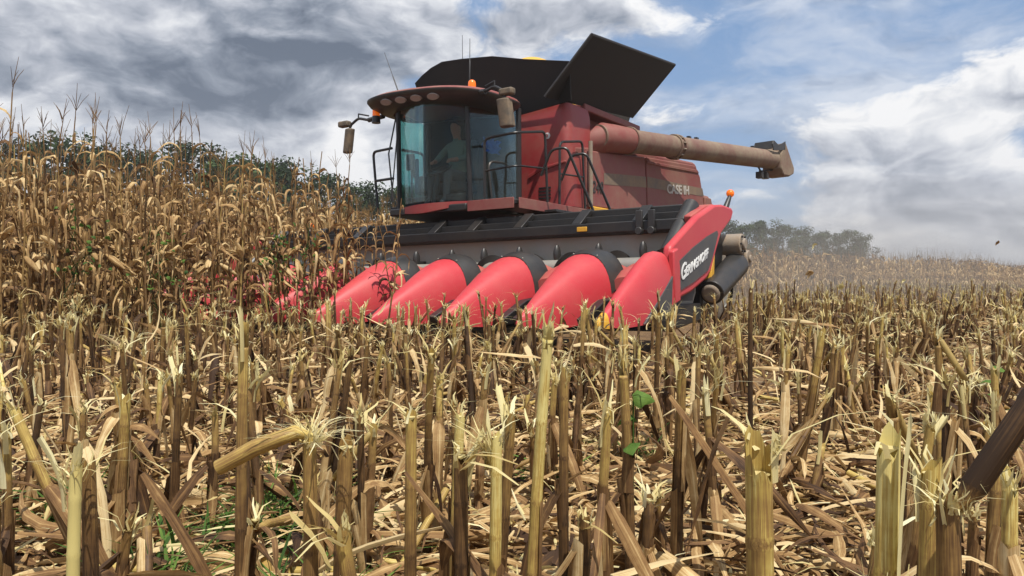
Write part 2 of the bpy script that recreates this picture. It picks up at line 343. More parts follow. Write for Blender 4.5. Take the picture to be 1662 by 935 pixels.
    # end dividers
    for s in (1, -1):
        L = (lambda p: p) if s == 1 else (lambda p: (-p[0]-.02, p[1], p[2]))
        def fl(b): b.v = [L(p) for p in b.v]; return b
        sec = [(-.02, .012, 3.86, .37, .34), (.06, .05, 3.86, .43, .31), (.3, .10, 3.86, .58, .29), (.65, .145, 3.855, .80, .31), (.95, .17, 3.85, .97, .36), (1.12, .18, 3.845, 1.045, .42), (1.25, .185, 3.84, 1.065, .47), (1.36, .185, 3.84, 1.06, .50)]
        b = Buf(); b.loft([arc(u, v, w, zt, zb, 16) for v, w, u, zt, zb in sec]); nose = part('divider_nose', fl(b), 'red_poly', H, smooth=50)
        b = Buf(); b.loft([arc(3.86, v, w, zt, zb, 10) for v, w, zt, zb in [(-.10, .01, .335, .315), (-.03, .035, .385, .30), (.07, .062, .45, .295)]]); part('nose_tip', fl(b), 'yellow', nose, label='yellow tip of the end divider')
        b = Buf(); b.prism([(.62, .32), (1.30, .42), (1.34, .80)], 'u', 4.0, 4.025); part('nose_skirt', fl(b), 'charcoal', nose, bevel=.006)
        # side panel: a thick shell with a sloping top
        out = [(1.40, .54), (1.37, 1.03), (1.40, 1.12), (2.2, 1.50), (2.75, 1.68), (3.05, 1.71), (3.38, 1.70), (3.46, 1.66), (3.38, 1.55), (2.98, 1.34), (2.82, 1.15), (2.62, .88), (2.45, .78), (1.98, .63), (1.52, .54)]
        b = Buf(); b.prism(out, 'u', 3.885, 3.985); pn = part('end_panel', fl(b), 'red_poly', H, bevel=.03)
        b = Buf(); b.prism([(1.36, .50), (1.34, 1.06), (1.47, 1.10), (1.52, .90), (1.53, .54)], 'u', 3.97, 4.035); part('panel_rib', fl(b), 'red_poly', pn, bevel=.015)
        b = Buf(); b.prism([(1.57, .64), (1.56, .95), (2.0, 1.13), (2.45, 1.28), (2.80, 1.37), (2.83, 1.33), (2.62, 1.03), (2.48, .89), (2.0, .74)], 'u', 3.985, 3.997); part('logo_panel', fl(b), 'charcoal', pn)
        if s == 1:
            d = Vector((0, .90, .31)); lettering('lettering', 'G', .235, (4.003, 1.60, .745), d, (0, -.05, 1), 'white_letter', pn, shear=.25, fat=.004)
            lettering('lettering', 'ERINGHOFF', .138, (4.003, 1.745, .80), d, (0, -.05, 1), 'white_letter', pn, shear=.25, fat=.005, squeeze=1.0)
        b = Buf(); b.prism([(2.25, 1.52), (2.75, 1.69), (3.02, 1.72), (3.02, 1.60), (2.3, 1.38)], 'u', 3.78, 3.883); part('top_shelf', fl(b), 'red_hood', pn, bevel=.02)
        b = Buf(); b.tube([(3.72, 1.92, 1.06), (3.72, 2.66, 1.68)], .10, 18); part('roll_deflector', fl(b), 'black_plastic', H)
        b = Buf(); b.tube([(3.90, 3.36, 1.67), (3.92, 3.46, 1.82), (3.92, 3.50, 1.86)], [.042, .03, .025], 10); arm = part('marker_arm', fl(b), 'black_plastic', H)
        b = Buf(); b.ball((3.92, 3.52, 1.90), .052, 12, 8); part('marker_lamp', fl(b), 'amber_lamp', arm)
        b = Buf(); b.prism([(2.62, .45), (2.70, 1.10), (2.95, 1.35), (3.3, 1.50), (3.42, 1.20), (3.35, .80), (3.0, .5)], 'u', 3.62, 3.86); part('rear_cover', fl(b), 'black_steel', H, bevel=.03)
        b = Buf(); b.prism([(2.72, .90), (2.84, 1.10), (2.80, .72), (2.68, .66)], 'u', 3.87, 3.95); part('decal_plate', fl(b), 'yellow', H, bevel=.006)
        # drive housing and its cover tube
        b = Buf(); b.tube([(3.98, 2.62, .62), (3.98, 3.55, .98)], [.15, .165], 18); dt = part('drive_cover', fl(b), 'black_plastic', H, bevel=.01)
        b = Buf(); b.tube([(3.98, 2.60, .61), (3.98, 2.575, .60)], [.12, .09], 18); part('cover_end', fl(b), 'cast_grey', dt, bevel=.01)
        b = Buf(); b.tube([(3.80, 3.52, 1.24), (4.08, 3.52, 1.24)], .135, 20); b.tube([(4.08, 3.52, 1.24), (4.12, 3.52, 1.24)], .075, 14); b.tube([(3.84, 3.72, 1.06), (4.1, 3.72, 1.06)], .11, 18); b.tube([(4.1, 3.72, 1.06), (4.13, 3.72, 1.06)], .05, 12); b.prism([(3.45, 1.12), (3.62, 1.36), (3.82, 1.12), (3.68, .95)], 'u', 3.86, 4.06)
        gb = part('gearbox', fl(b), 'cast_grey', H, bevel=.012)
        for a in range(6):
            bb = Buf(); bb.tube([(4.08, 3.52+.105*math.cos(a*1.047), 1.24+.105*math.sin(a*1.047)), (4.1, 3.52+.105*math.cos(a*1.047), 1.24+.105*math.sin(a*1.047))], .014, 6); part('bolt', fl(bb), 'black_steel', gb)
build_header()

# ------------------------------------------------------------------ combine harvester
UM = -.35
def build_combine():
    C = machine('combine_harvester', (UM, 6, 0), 'dusty red combine harvester with open grain tank and long unloading auger', 'combine harvester')
    def mir(pts): return [(2*UM-p[0], p[1], p[2]) for p in pts]
    # ---- feeder house and chassis
    b = Buf(); b.prism([(2.46, .55), (2.46, 1.28), (4.5, 2.0), (5.0, 1.6), (4.4, 1.05)], 'u', UM-.7, UM+.7); part('feeder_house', b, 'red_side', C, bevel=.02)
    b = Buf(); b.box(UM-1.0, UM+1.0, 4.3, 9.6, .85, 1.5); part('chassis', b, 'black_steel', C, bevel=.03)
    b = Buf(); b.box(UM-2.0, UM+2.0, 4.75, 5.1, .8, 1.1); part('front_axle', b, 'black_steel', C, bevel=.03)
    b = Buf(); b.box(UM-2.4, UM+2.4, 7.9, 8.1, .62, .82); part('rear_axle', b, 'black_steel', C, bevel=.03)
    # ---- wheels
    def wheel(u, v, r, w):
        s = 1 if u > UM else -1; b = Buf(); prof = [(-w/2, r*.55), (-w/2, r*.82), (-w*.42, r*.93), (-w*.2, r*.965), (w*.2, r*.965), (w*.42, r*.93), (w/2, r*.82), (w/2, r*.55)]; n = 40
        b.loft([[(u+a, v+q*math.cos(k*2*math.pi/n), r*.985+q*math.sin(k*2*math.pi/n)) for k in range(n)] for a, q in prof], cap=False)
        ty = part('tyre', b, 'rubber', C, smooth=35)
        b = Buf(); N = 22
        for k in range(N):
            for h in (-1, 1):
                a = (k+(.5 if h > 0 else 0))*2*math.pi/N; pts = []
                for (du, da, q0, q1) in ((0.0, 0, .955, 1.0), (.46*w*h, .16, .90, .985)):
                    for dd in (-.035, .035):
                        for q in (q0, q1): pts.append((u+du, v+r*q*math.cos(a+da+dd), r*.985+r*q*math.sin(a+da+dd)))
                b.add(pts, [(0, 2, 3, 1), (4, 5, 7, 6), (0, 1, 5, 4), (2, 6, 7, 3), (1, 3, 7, 5), (0, 4, 6, 2)])
        part('lugs', b, 'rubber', ty, smooth=0)
        b = Buf(); rim = [(.36*w, r*.56), (.40*w, r*.53), (.22*w, r*.48), (.10*w, r*.3), (.14*w, r*.12)]
        b.loft([[(u+s*a, v+q*math.cos(k*2*math.pi/28), r*.985+q*math.sin(k*2*math.pi/28)) for k in range(28)] for a, q in rim]); part('rim', b, 'steel_sheet', ty)
    for sg in (1, -1): wheel(UM+sg*1.75, 4.95, .98, .78); wheel(UM+sg*2.45, 8.0, .74, .52)
    # ---- body
    us, ul = 1.2, 2*UM-1.2
    b = Buf(); b.prism([(4.3, 1.75), (4.3, 2.95), (4.7, 3.0), (7.4, 3.27), (9.45, 3.39), (9.62, 3.36), (9.80, 3.15), (9.97, 2.76), (10.42, 2.76), (10.58, 2.5), (10.6, 1.9), (9.0, 1.6), (6.5, 1.55)], 'u', ul+.02, us-.02)
    body = part('body', b, 'red_side', C, bevel=.05)
    for s in (1, -1):      # side shields proud of the body, split by a dark gap; the upper edge rolls in
        def sh(name, pts, m, u0=us-.02, u1=us+.035, bevel=.02, par=body):
            b = Buf(); b.prism(pts, 'u', u0, u1)
            if s < 0: b.v = mir(b.v)
            return part(name, b, m, par, bevel=bevel)
        sh('side_shield', [(4.62, 2.02), (4.62, 2.90), (4.8, 2.93), (6.86, 3.12), (6.93, 2.14), (6.2, 2.05)], 'red_side')
        sh('side_shield', [(6.97, 2.14), (6.90, 3.13), (9.42, 3.30), (9.70, 3.10), (9.86, 2.72), (9.95, 2.36), (8.2, 2.22)], 'red_side')
        sh('shield_crease', [(6.92, 3.0), (6.92, 3.06), (9.5, 3.22), (9.6, 3.16)], 'red_side', us+.03, us+.055, .012)
        sh('stripe', [(5.2, 2.43), (5.2, 2.62), (6.88, 2.76), (6.90, 2.56)], 'stripe', us+.036, us+.040, 0)
        sh('stripe', [(6.95, 2.57), (6.94, 2.77), (9.82, 2.86), (9.9, 2.70)], 'stripe', us+.036, us+.040, 0)
        sh('rear_shield', [(10.0, 2.05), (10.0, 2.70), (10.38, 2.70), (10.52, 2.46), (10.54, 2.1)], 'red_side')
        sh('lower_skirt', [(4.5, 1.62), (4.5, 1.9), (6.4, 1.95), (9.9, 2.2), (9.9, 2.1), (8.9, 1.85), (6.6, 1.62)], 'black_steel')
    lettering('lettering', 'CASE IH', .25, (us+.042, 7.86, 2.56), (0, 1, .075), (0, 0, 1), 'silver_letter', body, fat=.007, squeeze=1.32)
    lettering('lettering', '8240', .27, (us+.042, 4.64, 2.25), (0, 1, .05), (0, 0, 1), 'dark_letter', body, shear=.2, fat=.004, squeeze=.95)
    b = Buf(); b.box(us, us+.06, 4.75, 5.7, 1.93, 2.03); part('tool_box', b, 'yellow', C, bevel=.02, label='dusty yellow box under the body side')
    # ---- grain tank: front wall with rounded corners, walls, rim
    def rr(u0, u1, v0, v1, r, n=6):
        pts = []
        for cx, cy, a in ((u1-r, v0+r, -90), (u1-r, v1-r, 0), (u0+r, v1-r, 90), (u0+r, v0+r, 180)):
            pts += [(cx+r*math.cos(R(a+90*i/n)), cy+r*math.sin(R(a+90*i/n))) for i in range(n+1)]
        return pts
    b = Buf(); b.loft([[(p[0], p[1], z) for p in rr(ul+i, us-i, 4.15+j, 5.0, .14)] for z, i, j in ((1.98, 0, 0), (2.62, 0, 0), (2.80, .02, .0), (3.50, .06, .02), (3.62, .09, .05), (3.66, .16, .12))])
    fr = part('front_wall', b, 'red_paint', C, smooth=45)
    for k in range(4): b = Buf(); b.box(.62, .84, 4.138, 4.17, 2.12+k*.055, 2.143+k*.055); part('vent_slot', b, 'black_steel', fr)
    b = Buf(); b.prism([(.42, 2.52), (.62, 2.62), (1.12, 2.70), (1.12, 2.66), (.66, 2.57), (.42, 2.45)], 'v', 4.125, 4.16); part('wall_crease', b, 'red_paint', fr, bevel=.012)
    b = Buf(); b.tube([(.78, 4.158, 3.12), (.78, 4.145, 3.12)], .05, 18); st = part('warning_sticker', b, 'white_letter', fr)
    lettering('lettering', '0', .075, (.757, 4.141, 3.095), (1, 0, 0), (0, 0, 1), 'red_paint', st, fat=.002)
    b = Buf(); b.box(ul+.45, .80, 4.9, 7.3, 2.9, 3.72); part('tank_wall', b, 'red_side', C, bevel=.03)
    b = Buf(); b.box(.72, 1.08, 4.85, 7.0, 3.62, 3.74); part('tank_ledge', b, 'red_side', C, bevel=.02)
    # tank extension flaps (dark, leaning outwards)
    b = Buf()
    cs = [(-1.78, 4.30), (-1.60, 4.40), (-1.38, 4.49), (-1.12, 4.55), (-.72, 4.53), (-.09, 4.47), (.5, 4.33), (1.30, 4.17), (1.25, 3.60), (.2, 3.50), (-1.2, 3.50), (-1.62, 3.6)]
    b.prism(cs, 'v', 3.9, 3.925); b.v = [(p[0], p[1]+(4.35-p[2])*.25, p[2]) for p in b.v]; part('tank_flap', b, 'tank_black', C, bevel=.004)
    b = Buf(); P = [(1.0, 3.72, 3.62), (1.0, 6.80, 3.87), (1.65, 7.29, 4.86), (1.65, 4.02, 4.53)]; b.quad(P, .03); fl = part('tank_flap', b, 'tank_black', C, bevel=.006)
    for a, c in ((0, 3), (3, 2), (2, 1)): b = Buf(); b.tube([P[a], P[c]], .022, 8); part('flap_edge', b, 'black_steel', fl)
    for i in (0, 3):
        t = .12+.25*i
    b = Buf(); b.quad([(-1.75, 4.2, 3.7), (-1.75, 7.1, 3.8), (-2.25, 7.3, 4.55), (-2.1, 4.2, 4.25)], .03); part('tank_flap', b, 'tank_black', C, bevel=.006)
    b = Buf(); b.quad([(.7, 7.2, 3.8), (-1.75, 7.2, 3.75), (-1.9, 7.4, 4.4), (.8, 7.4, 4.4)], .03); part('tank_flap', b, 'tank_black', C, bevel=.006)
    b = Buf(); n = 28; b.loft([[(-.42+r*1.05*math.cos(k*2*math.pi/n), 5.6+r*1.1*math.sin(k*2*math.pi/n), z) for k in range(n)] for r, z in ((.95, 3.7), (.95, 4.2), (.75, 4.55), (.45, 4.76), (.2, 4.88), (.04, 4.905))]); part('grain_heap', b, 'grain', C, smooth=60, label='golden heap of shelled corn topping the grain tank')
    # ---- unloading auger folded back along the side
    a0, a1 = Vector((1.20, 5.05, 3.20)), Vector((2.40, 11.7, 3.60)); d = (a1-a0).normalized()
    b = Buf(); b.tube([a0, a0+(a1-a0)*.97], .205, 28); au = part('auger_tube', b, 'auger_paint', C, smooth=50)
    b = Buf(); b.tube([a0+Vector((-.75, -.02, -.30)), a0+Vector((-.42, -.02, -.22)), a0+Vector((-.16, .02, -.08)), a0+d*.16, a0+d*.42, a0+d*.85], [.25, .25, .25, .25, .24, .225], 24); part('auger_elbow', b, 'red_side', au, smooth=50)
    for t, r in ((.13, .245), (.335, .235), (.355, .235)): b = Buf(); p = a0+(a1-a0)*t; b.tube([p-d*.02, p+d*.02], r, 24); part('collar', b, 'auger_paint', au, bevel=.008)
    for k in range(12):
        a = k*math.pi/6; nn = d.orthogonal().normalized(); mm = d.cross(nn); p = a0+(a1-a0)*.345+(nn*math.cos(a)+mm*math.sin(a))*.225; b = Buf(); b.tube([p-d*.03, p+d*.05], .016, 6); part('bolt', b, 'cast_grey', au)
    for t in (.42, .46, .80): b = Buf(); p = a0+(a1-a0)*t+Vector((0, 0, .2)); b.box(p.x-.03, p.x+.03, p.y-.05, p.y+.05, p.z-.01, p.z+.04); part('clip', b, 'black_steel', au)
    # spout: rubber boot open at the top, tapering down and out
    e = a1-d*.35
    side = d.cross(Vector((0, 0, 1))).normalized(); upv = side.cross(d)
    F3 = lambda t, h, w: e+d*t+upv*h+side*w
    poly = [(-.12, -.21), (-.10, .10), (.02, .24), (.16, .38), (.56, -.18), (.53, -.31), (.30, -.38), (.0, -.37)]
    b = Buf(); n = len(poly); b.add([F3(t, h, -.225) for t, h in poly]+[F3(t, h, .225) for t, h in poly], [tuple(range(n))[::-1], tuple(range(n, 2*n))]+[(i, (i+1) % n, n+(i+1) % n, n+i) for i in range(n)]); so = part('spout', b, 'auger_paint', C, bevel=.03)
    for w in (-.225, .20):
        b = Buf(); pl = [(-.46, .16), (-.50, .30), (-.42, .38), (-.22, .30), (-.06, .33), (.15, .40), (.12, .2)]; n = len(pl); b.add([F3(t, h, w) for t, h in pl]+[F3(t, h, w+.025) for t, h in pl], [tuple(range(n))[::-1], tuple(range(n, 2*n))]+[(i, (i+1) % n, n+(i+1) % n, n+i) for i in range(n)]); part('spout_lip', b, 'black_plastic', so, bevel=.006)
    b = Buf(); b.quad([F3(-.5, .19, -.21), F3(-.5, .19, .21), F3(-.44, .37, .21), F3(-.44, .37, -.21)], .02); part('spout_lip', b, 'black_plastic', so, bevel=.006)
    p = a1-d*1.1-upv*.2
    b = Buf(); b.tube([p+d*.0, p+d*.1-upv*.08, p+d*.75-upv*.02], .02, 6); br = part('lamp_bracket', b, 'black_steel', au)
    for t in (.05, .30): q = p+d*t-upv*.17; b = Buf(); b.box(q.x-.07, q.x+.07, q.y-.08, q.y+.08, q.z-.07, q.z+.07); b.tube([q, q+upv*.12], .02, 6); part('work_lamp', b, 'black_plastic', br, bevel=.012)
    # ---- cab
    b = Buf(); b.prism([(UM-.74, 2.52), (UM-.95, 3.75), (UM+.95, 3.75), (UM+.74, 2.52)], 'z', 1.82, 1.93); cab = part('cab_floor', b, 'black_steel', C, bevel=.02)
    def plan(n, grow=0, z=0, rear=True):     # plan of the windshield: bowed forward
        return [(UM+(-.69-grow)+(1.38+2*grow)*i/n, 2.72-(.26+grow)*math.sin(math.pi*i/n)**.8-grow*.3, z) for i in range(n+1)]
    b = Buf(); lo, hi = plan(14, .03, 1.88), plan(14, .03, 2.02)
    lo = [(p[0], p[1], 1.79+.09*abs((i-7)/7)**1.5+.06*(i/14)) for i, p in enumerate(lo)]; hi = [(p[0], p[1], 1.93+.05*(i/14)) for i, p in enumerate(hi)]
    b.loft([lo, hi, [(p[0], p[1]+.06, p[2]) for p in hi], [(p[0], p[1]+.06, p[2]) for p in lo], lo], cap=False, closed=False); part('front_trim', b, 'red_paint', C, smooth=50)
    lean = lambda z: (z-2.0)*.04
    rows = [[(UM+(p[0]-UM)*(1-.02*(z-2)), p[1]-lean(z)+.03, z) for p in plan(14, 0)] for z in (2.0, 2.5, 3.0, 3.46)]
    b = Buf(); b.loft(rows+[[(p[0], p[1]+.012, p[2]) for p in r] for r in rows[::-1]], cap=False, closed=False); part('windshield', b, 'windshield', C, smooth=60)
    b = Buf(); b.box(UM-.62, UM+.60, 2.74, 2.86, 1.9, 2.12); part('dash', b, 'cab_inside', C, bevel=.03)
    PIL = {1: [(.34, 2.70), (.56, 3.62)], -1: [(2*UM-.34, 2.70), (2*UM-.56, 3.62)]}
    for s in (1, -1):
        (ua, va), (ub, vb) = PIL[s]
        b = Buf(); b.tube([(ua, va, 1.9), (ua-s*.02, va-.05, 3.48)], .038, 8); part('front_pillar', b, 'black_steel', C)
        b = Buf(); b.tube([(ub, vb, 1.9), (ub, vb, 3.48)], .06, 8); part('rear_pillar', b, 'black_steel', C)
        b = Buf(); b.quad([(ua+s*.01, va+.04, 2.0), (ub+s*.01, vb-.05, 2.0), (ub+s*.01, vb-.05, 3.44), (ua-s*.01, va-.01, 3.44)], .012); sg = part('side_window', b, 'side_glass' if s < 0 else 'windshield', C)
        b = Buf(); b.box(min(ua, ub)-.02, max(ua, ub)+.02, 2.74, 3.6, 1.9, 1.99); part('sill', b, 'black_steel', sg, bevel=.01)
        if s > 0: b = Buf(); b.tube(round_path([(.47, 3.05, 2.05), (.44, 3.0, 2.6), (.52, 3.45, 2.6), (.54, 3.52, 2.1)], .15), .018, 6); part('door_handle', b, 'black_plastic', sg)
    b = Buf(); b.box(UM-.92, UM+.92, 3.66, 3.72, 1.9, 3.48); part('rear_bulkhead', b, 'cab_inside', C)
    # roof: superellipse plan, drooped brim
    def sup(a, b_, cv, z, n=44, e=3.2):
        o = []
        for k in range(n):
            t = 2*math.pi*k/n; c, s = math.cos(t), math.sin(t); u = math.copysign(abs(c)**(2/e), c)*a; v = math.copysign(abs(s)**(2/e), s)*b_
            o.append((UM-.05+u, cv+v, z-.055*u-.05*(u/a)**2))
        return o
    b = Buf(); b.loft([sup(.95, .58, 3.06, 3.47), sup(1.1, .70, 3.02, 3.50), sup(1.19, .78, 3.0, 3.585), sup(1.19, .78, 3.0, 3.62), sup(1.15, .74, 3.02, 3.655), sup(.98, .60, 3.05, 3.695), sup(.6, .35, 3.08, 3.715)]); roof = part('roof', b, 'red_side', C, smooth=50)
    b = Buf(); b.loft([sup(.86, .52, 3.06, 3.43), sup(1.00, .60, 3.02, 3.44), sup(1.16, .765, 2.985, 3.53), sup(1.205, .80, 2.985, 3.585), sup(1.205, .80, 2.985, 3.605), sup(1.0, .6, 3.02, 3.605)], cap=False); part('roof_brim', b, 'black_plastic', roof, smooth=50)
    for i, du in enumerate((-.52, -.22, .08, .40)):
        b = Buf(); c = (UM-.05+du, 2.275+.04*abs(du)**3, 3.50-.055*du-.03*du*du); b.tube([(c[0], c[1]+.06, c[2]+.06), (c[0], c[1]-.02, c[2]-.015)], [.075, .07], 16); b.v = [(p[0]+(p[0]-c[0])*.45, p[1], c[2]+(p[2]-c[2])*.75) for p in b.v]; part('roof_lamp', b, 'lamp_glass', roof, bevel=.006)
    # beacons
    for c in ((.44, 2.62, 3.56), (-1.46, 2.62, 3.42)):
        b = Buf(); b.tube([(c[0], c[1], c[2]-.09), (c[0], c[1], c[2]+.02)], [.07, .06], 14); bs = part('beacon_base', b, 'black_plastic', C); b = Buf()
        b.loft([[(c[0]+r*math.cos(k*math.pi/8), c[1]+r*math.sin(k*math.pi/8), c[2]+z) for k in range(16)] for r, z in ((.058, .02), (.058, .10), (.05, .135), (.025, .155))]); part('beacon', b, 'amber_lamp', bs)
    # mirrors
    for nm, arm, hd in (('r', [(.45, 2.55, 3.50), (.80, 2.45, 3.46), (.98, 2.42, 3.50), (1.12, 2.40, 3.42)], (1.17, 2.42, 3.10)), ('l', [(-1.42, 2.75, 3.46), (-1.75, 2.75, 3.44), (-1.98, 2.75, 3.50), (-2.14, 2.75, 3.42)], (-2.2, 2.75, 3.15))):
        s = 1 if nm == 'r' else -1; b = Buf(); b.tube(round_path(arm, .06), .022, 8); b.tube([Vector(arm[1])+Vector((0, .0, .07)), Vector(arm[2])+Vector((0, 0, .07)), Vector(arm[2])], .013, 6); b.tube([arm[0], arm[1]], .04, 8); ma = part('mirror_arm', b, 'black_plastic', C)
        wd = .105 if s > 0 else .07
        b = Buf(); b.loft([[(hd[0]+x*wd+(-.03*s*z), hd[1]+y*.05, hd[2]+z*.20) for x, y in ((-1, -1), (-.5, -1.5), (.5, -1.5), (1, -1), (1, 1), (-1, 1))] for z in (-1.0, -.8, 0, .8, 1.0)]); part('mirror', b, 'dull_mirror', ma, bevel=.02)
        b = Buf(); q = (hd[0]+(.02 if s > 0 else -.10), hd[1], hd[2]+.29); b.loft([[(q[0]+x*.11, q[1]+y*.06, q[2]+z*.05) for x, y in ((-1, -1), (1, -1), (1, 1), (-1, 1))] for z in (-1, 1)]); part('wide_mirror', b, 'dull_mirror', ma, bevel=.025)
        b = Buf(); b.tube([arm[-1], (hd[0], hd[1], hd[2]+.18)], .02, 8); part('mirror_stem', b, 'black_plastic', ma)
    # antennas
    for p0, p1 in (((-1.40, 3.2, 3.70), (-1.82, 3.2, 4.66)), ((.11, 3.0, 3.72), (.12, 3.0, 4.48)), ((-1.17, 4.5, 3.9), (-1.18, 4.5, 5.19))):
        b = Buf(); m = Vector(p0).lerp(Vector(p1), .55); b.tube([p0, m, Vector(p0).lerp(Vector(p1), .56), p1], [.011, .011, .006, .004], 6); part('antenna', b, 'black_steel', C)
    b = Buf(); b.tube([(-1.35, 3.3, 3.72), (-1.62, 3.2, 3.95)], .03, 6); b.quad([(-1.5, 3.2, 3.82), (-1.0, 3.3, 3.76), (-1.0, 3.6, 3.78), (-1.5, 3.6, 3.84)], .02); part('roof_hatch', b, 'charcoal', C, bevel=.006)
    # wiper, steps rail on the far side
    b = Buf(); b.tube([(UM-.71, 2.66, 3.44), (UM-.78, 2.55, 2.8), (UM-.66, 2.52, 2.05)], .012, 6); b.tube([(UM-.66, 2.66, 3.44), (UM-.62, 2.52, 2.7), (UM-.70, 2.52, 2.05)], .010, 6); part('wiper', b, 'black_steel', C)
    for pts in ([(-1.25, 2.75, 2.93), (-1.80, 2.9, 2.95), (-1.70, 2.9, 2.0)], [(-1.22, 2.75, 2.45), (-1.75, 2.9, 2.47)], [(-1.22, 2.95, 2.93), (-1.05, 3.3, 2.9), (-1.05, 3.3, 2.0)]):
        b = Buf(); b.tube(round_path(pts, .1), .022, 8); part('handrail', b, 'black_steel', C)
    # ---- platform, rails, ladder on the near side
    b = Buf(); b.prism([(.42, 2.50), (1.22, 2.5), (1.28, 2.6), (1.28, 4.6), (.6, 4.6), (.6, 3.3)], 'z', 1.86, 1.93); dk = part('platform', b, 'black_steel', C, bevel=.012)
    b = Buf(); b.box(1.282, 1.30, 2.55, 4.55, 1.80, 1.95); b.box(.45, 1.25, 2.478, 2.496, 1.80, 1.95); part('platform_edge', b, 'red_side', dk, bevel=.006)
    def rail(pts, r=.018, rad=.1, name='handrail'): b = Buf(); b.tube(round_path(pts, rad), r, 8); return part(name, b, 'black_steel', C)
    rail([(.72, 2.53, 1.94), (.72, 2.53, 2.82), (1.22, 2.60, 2.86), (1.22, 3.36, 3.0), (1.22, 3.42, 1.94)], .02)
    rail([(.72, 2.53, 2.36), (1.22, 2.6, 2.40), (1.22, 3.40, 2.46)], .014)
    rail([(1.26, 3.70, 1.95), (1.26, 3.72, 2.90), (1.26, 4.42, 3.02), (1.26, 4.50, 1.95)], .02)
    rail([(1.26, 3.72, 2.42), (1.26, 4.46, 2.46)], .014)
    b = Buf(); b.tube([(1.30, 4.62, 2.0), (1.30, 4.62, 3.05)], .035, 8); part('rail_post', b, 'cast_grey', C)
    for v0, v1 in ((3.05, 3.62), (3.62, 4.20)):
        rail([(1.34, v0+.0, 2.30), (1.50, v0+.02, 2.66), (1.72, v0+.08, 2.68), (1.98, v1-.2, 1.80), (2.16, v1-.1, .75)], .02, .08, 'ladder_rail')
    for k in range(5):
        t = k/4; b = Buf(); u = 1.45+.62*t; z = 1.80-1.15*t; b.box(u-.10, u+.10, 3.12+.36*t, 3.72+.36*t, z-.02, z+.02); part('step', b, 'black_steel', C, bevel=.006)
    # ---- inside the cab
    b = Buf(); b.box(UM-.25, UM+.25, 3.02, 3.5, 2.2, 2.36); b.box(UM-.25, UM+.25, 3.42, 3.54, 2.3, 3.05); b.box(UM-.14, UM+.14, 3.44, 3.53, 3.05, 3.25); b.box(UM-.15, UM+.15, 3.1, 3.4, 1.92, 2.2); part('seat', b, 'cab_cloth', C, bevel=.05)
    b = Buf(); b.tube([(UM-.02, 2.72, 1.92), (UM-.02, 2.84, 2.50)], [.06, .035], 10); b.tube([(UM-.02+.19*math.cos(a), 2.86+.16*math.sin(a), 2.52+.09*math.sin(a)) for a in [k*math.pi/12 for k in range(25)]], .016, 8); part('steering_wheel', b, 'black_plastic', C)
    b = Buf(); b.box(UM-.62, UM-.28, 2.95, 3.5, 2.2, 2.48); b.box(UM-.62, UM-.5, 2.9, 2.96, 2.45, 2.75); part('console', b, 'cab_inside', C, bevel=.03)
    b = Buf(); b.box(UM-.60, UM-.46, 2.74, 2.80, 2.55, 2.80); b.tube([(UM-.53, 2.8, 2.1), (UM-.53, 2.8, 2.6)], .02, 6); part('monitor', b, 'black_plastic', C, bevel=.01)
    return C
COMB = build_combine()

# ------------------------------------------------------------------ the person driving, one continuous skinned body
def build_person():
    root = machine('person', (UM+.02, 3.2, 2.36), 'person in a grey-green shirt seated at the wheel inside the cab', 'person')
    me = bpy.data.meshes.new('body'); V = []; Ed = []; Rd = []
    def n(p, r, par=None):
        V.append(p); Rd.append(r)
        if par is not None: Ed.append((par, len(V)-1))
        return len(V)-1
    pel = n((0, .08, .10), .15); w = n((0, .10, .28), .145, pel); ch = n((0, .09, .48), .17, w); nk = n((0, .06, .66), .065, ch); j = n((0, .04, .74), .06, nk)
    h1 = n((0, .02, .80), .085, j); h2 = n((0, .025, .89), .10, h1); h3 = n((0, .03, .97), .075, h2); n((0, -.085, .865), .018, h2)
    for s in (-1, 1):
        sh = n((.19*s, .08, .58), .075, ch); el = n((.30*s, -.08, .36), .052, sh); wr = n((.18*s, -.27, .30), .034, el); pm = n((.165*s, -.32, .29), .035, wr)
        for i, (dx, L) in enumerate(((-.03, .06), (-.01, .075), (.012, .072), (.032, .055))):
            k = n((.16*s+dx*s, -.36, .285), .010, pm); n((.16*s+dx*s, -.36-.25*L, .285-.6*L), .009, k)
        n((.11*s, -.33, .31), .011, pm)
        hp = n((.10*s, .02, .08), .10, pel); kn = n((.16*s, -.38, .10), .075, hp); an = n((.15*s, -.42, -.30), .05, kn); n((.15*s, -.55, -.38), .042, an)
    me.from_pydata(V, Ed, []); o = obj('body', me, root)
    sk = o.modifiers.new('skin', 'SKIN'); lay = me.skin_vertices[0] if me.skin_vertices else None
    if lay is None:
        bpy.context.view_layer.objects.active = o; o.select_set(True); bpy.ops.mesh.customdata_skin_add(); lay = me.skin_vertices[0]
    for i, r in enumerate(Rd): lay.data[i].radius = (r, r)
    lay.data[0].use_root = True; o.modifiers.new('sub', 'SUBSURF').levels = 1
    dg = bpy.context.evaluated_depsgraph_get(); m2 = bpy.data.meshes.new_from_object(o.evaluated_get(dg)); o.modifiers.clear(); o.data = m2
    for m in ('shirt', 'skin', 'trousers'): m2.materials.append(MATS[m])
    for p in m2.polygons:
        c = p.center
        p.material_index = 1 if (c.z > .68 or c.y < -.22 and c.z > .2) else (2 if c.z < .17 else 0); p.use_smooth = True
    b = Buf(); b.ball((0, .045, .955), .115, 14, 8, (1, 1.05, .75)); b.prism([(-.08, -.05), (.08, -.05), (.06, -.16), (-.06, -.16)], 'z', .945, .96)
    b.v = [tuple(Vector(p)+BASE[root.name]) for p in b.v]; part('cap', b, 'hair', root, smooth=50)
build_person()
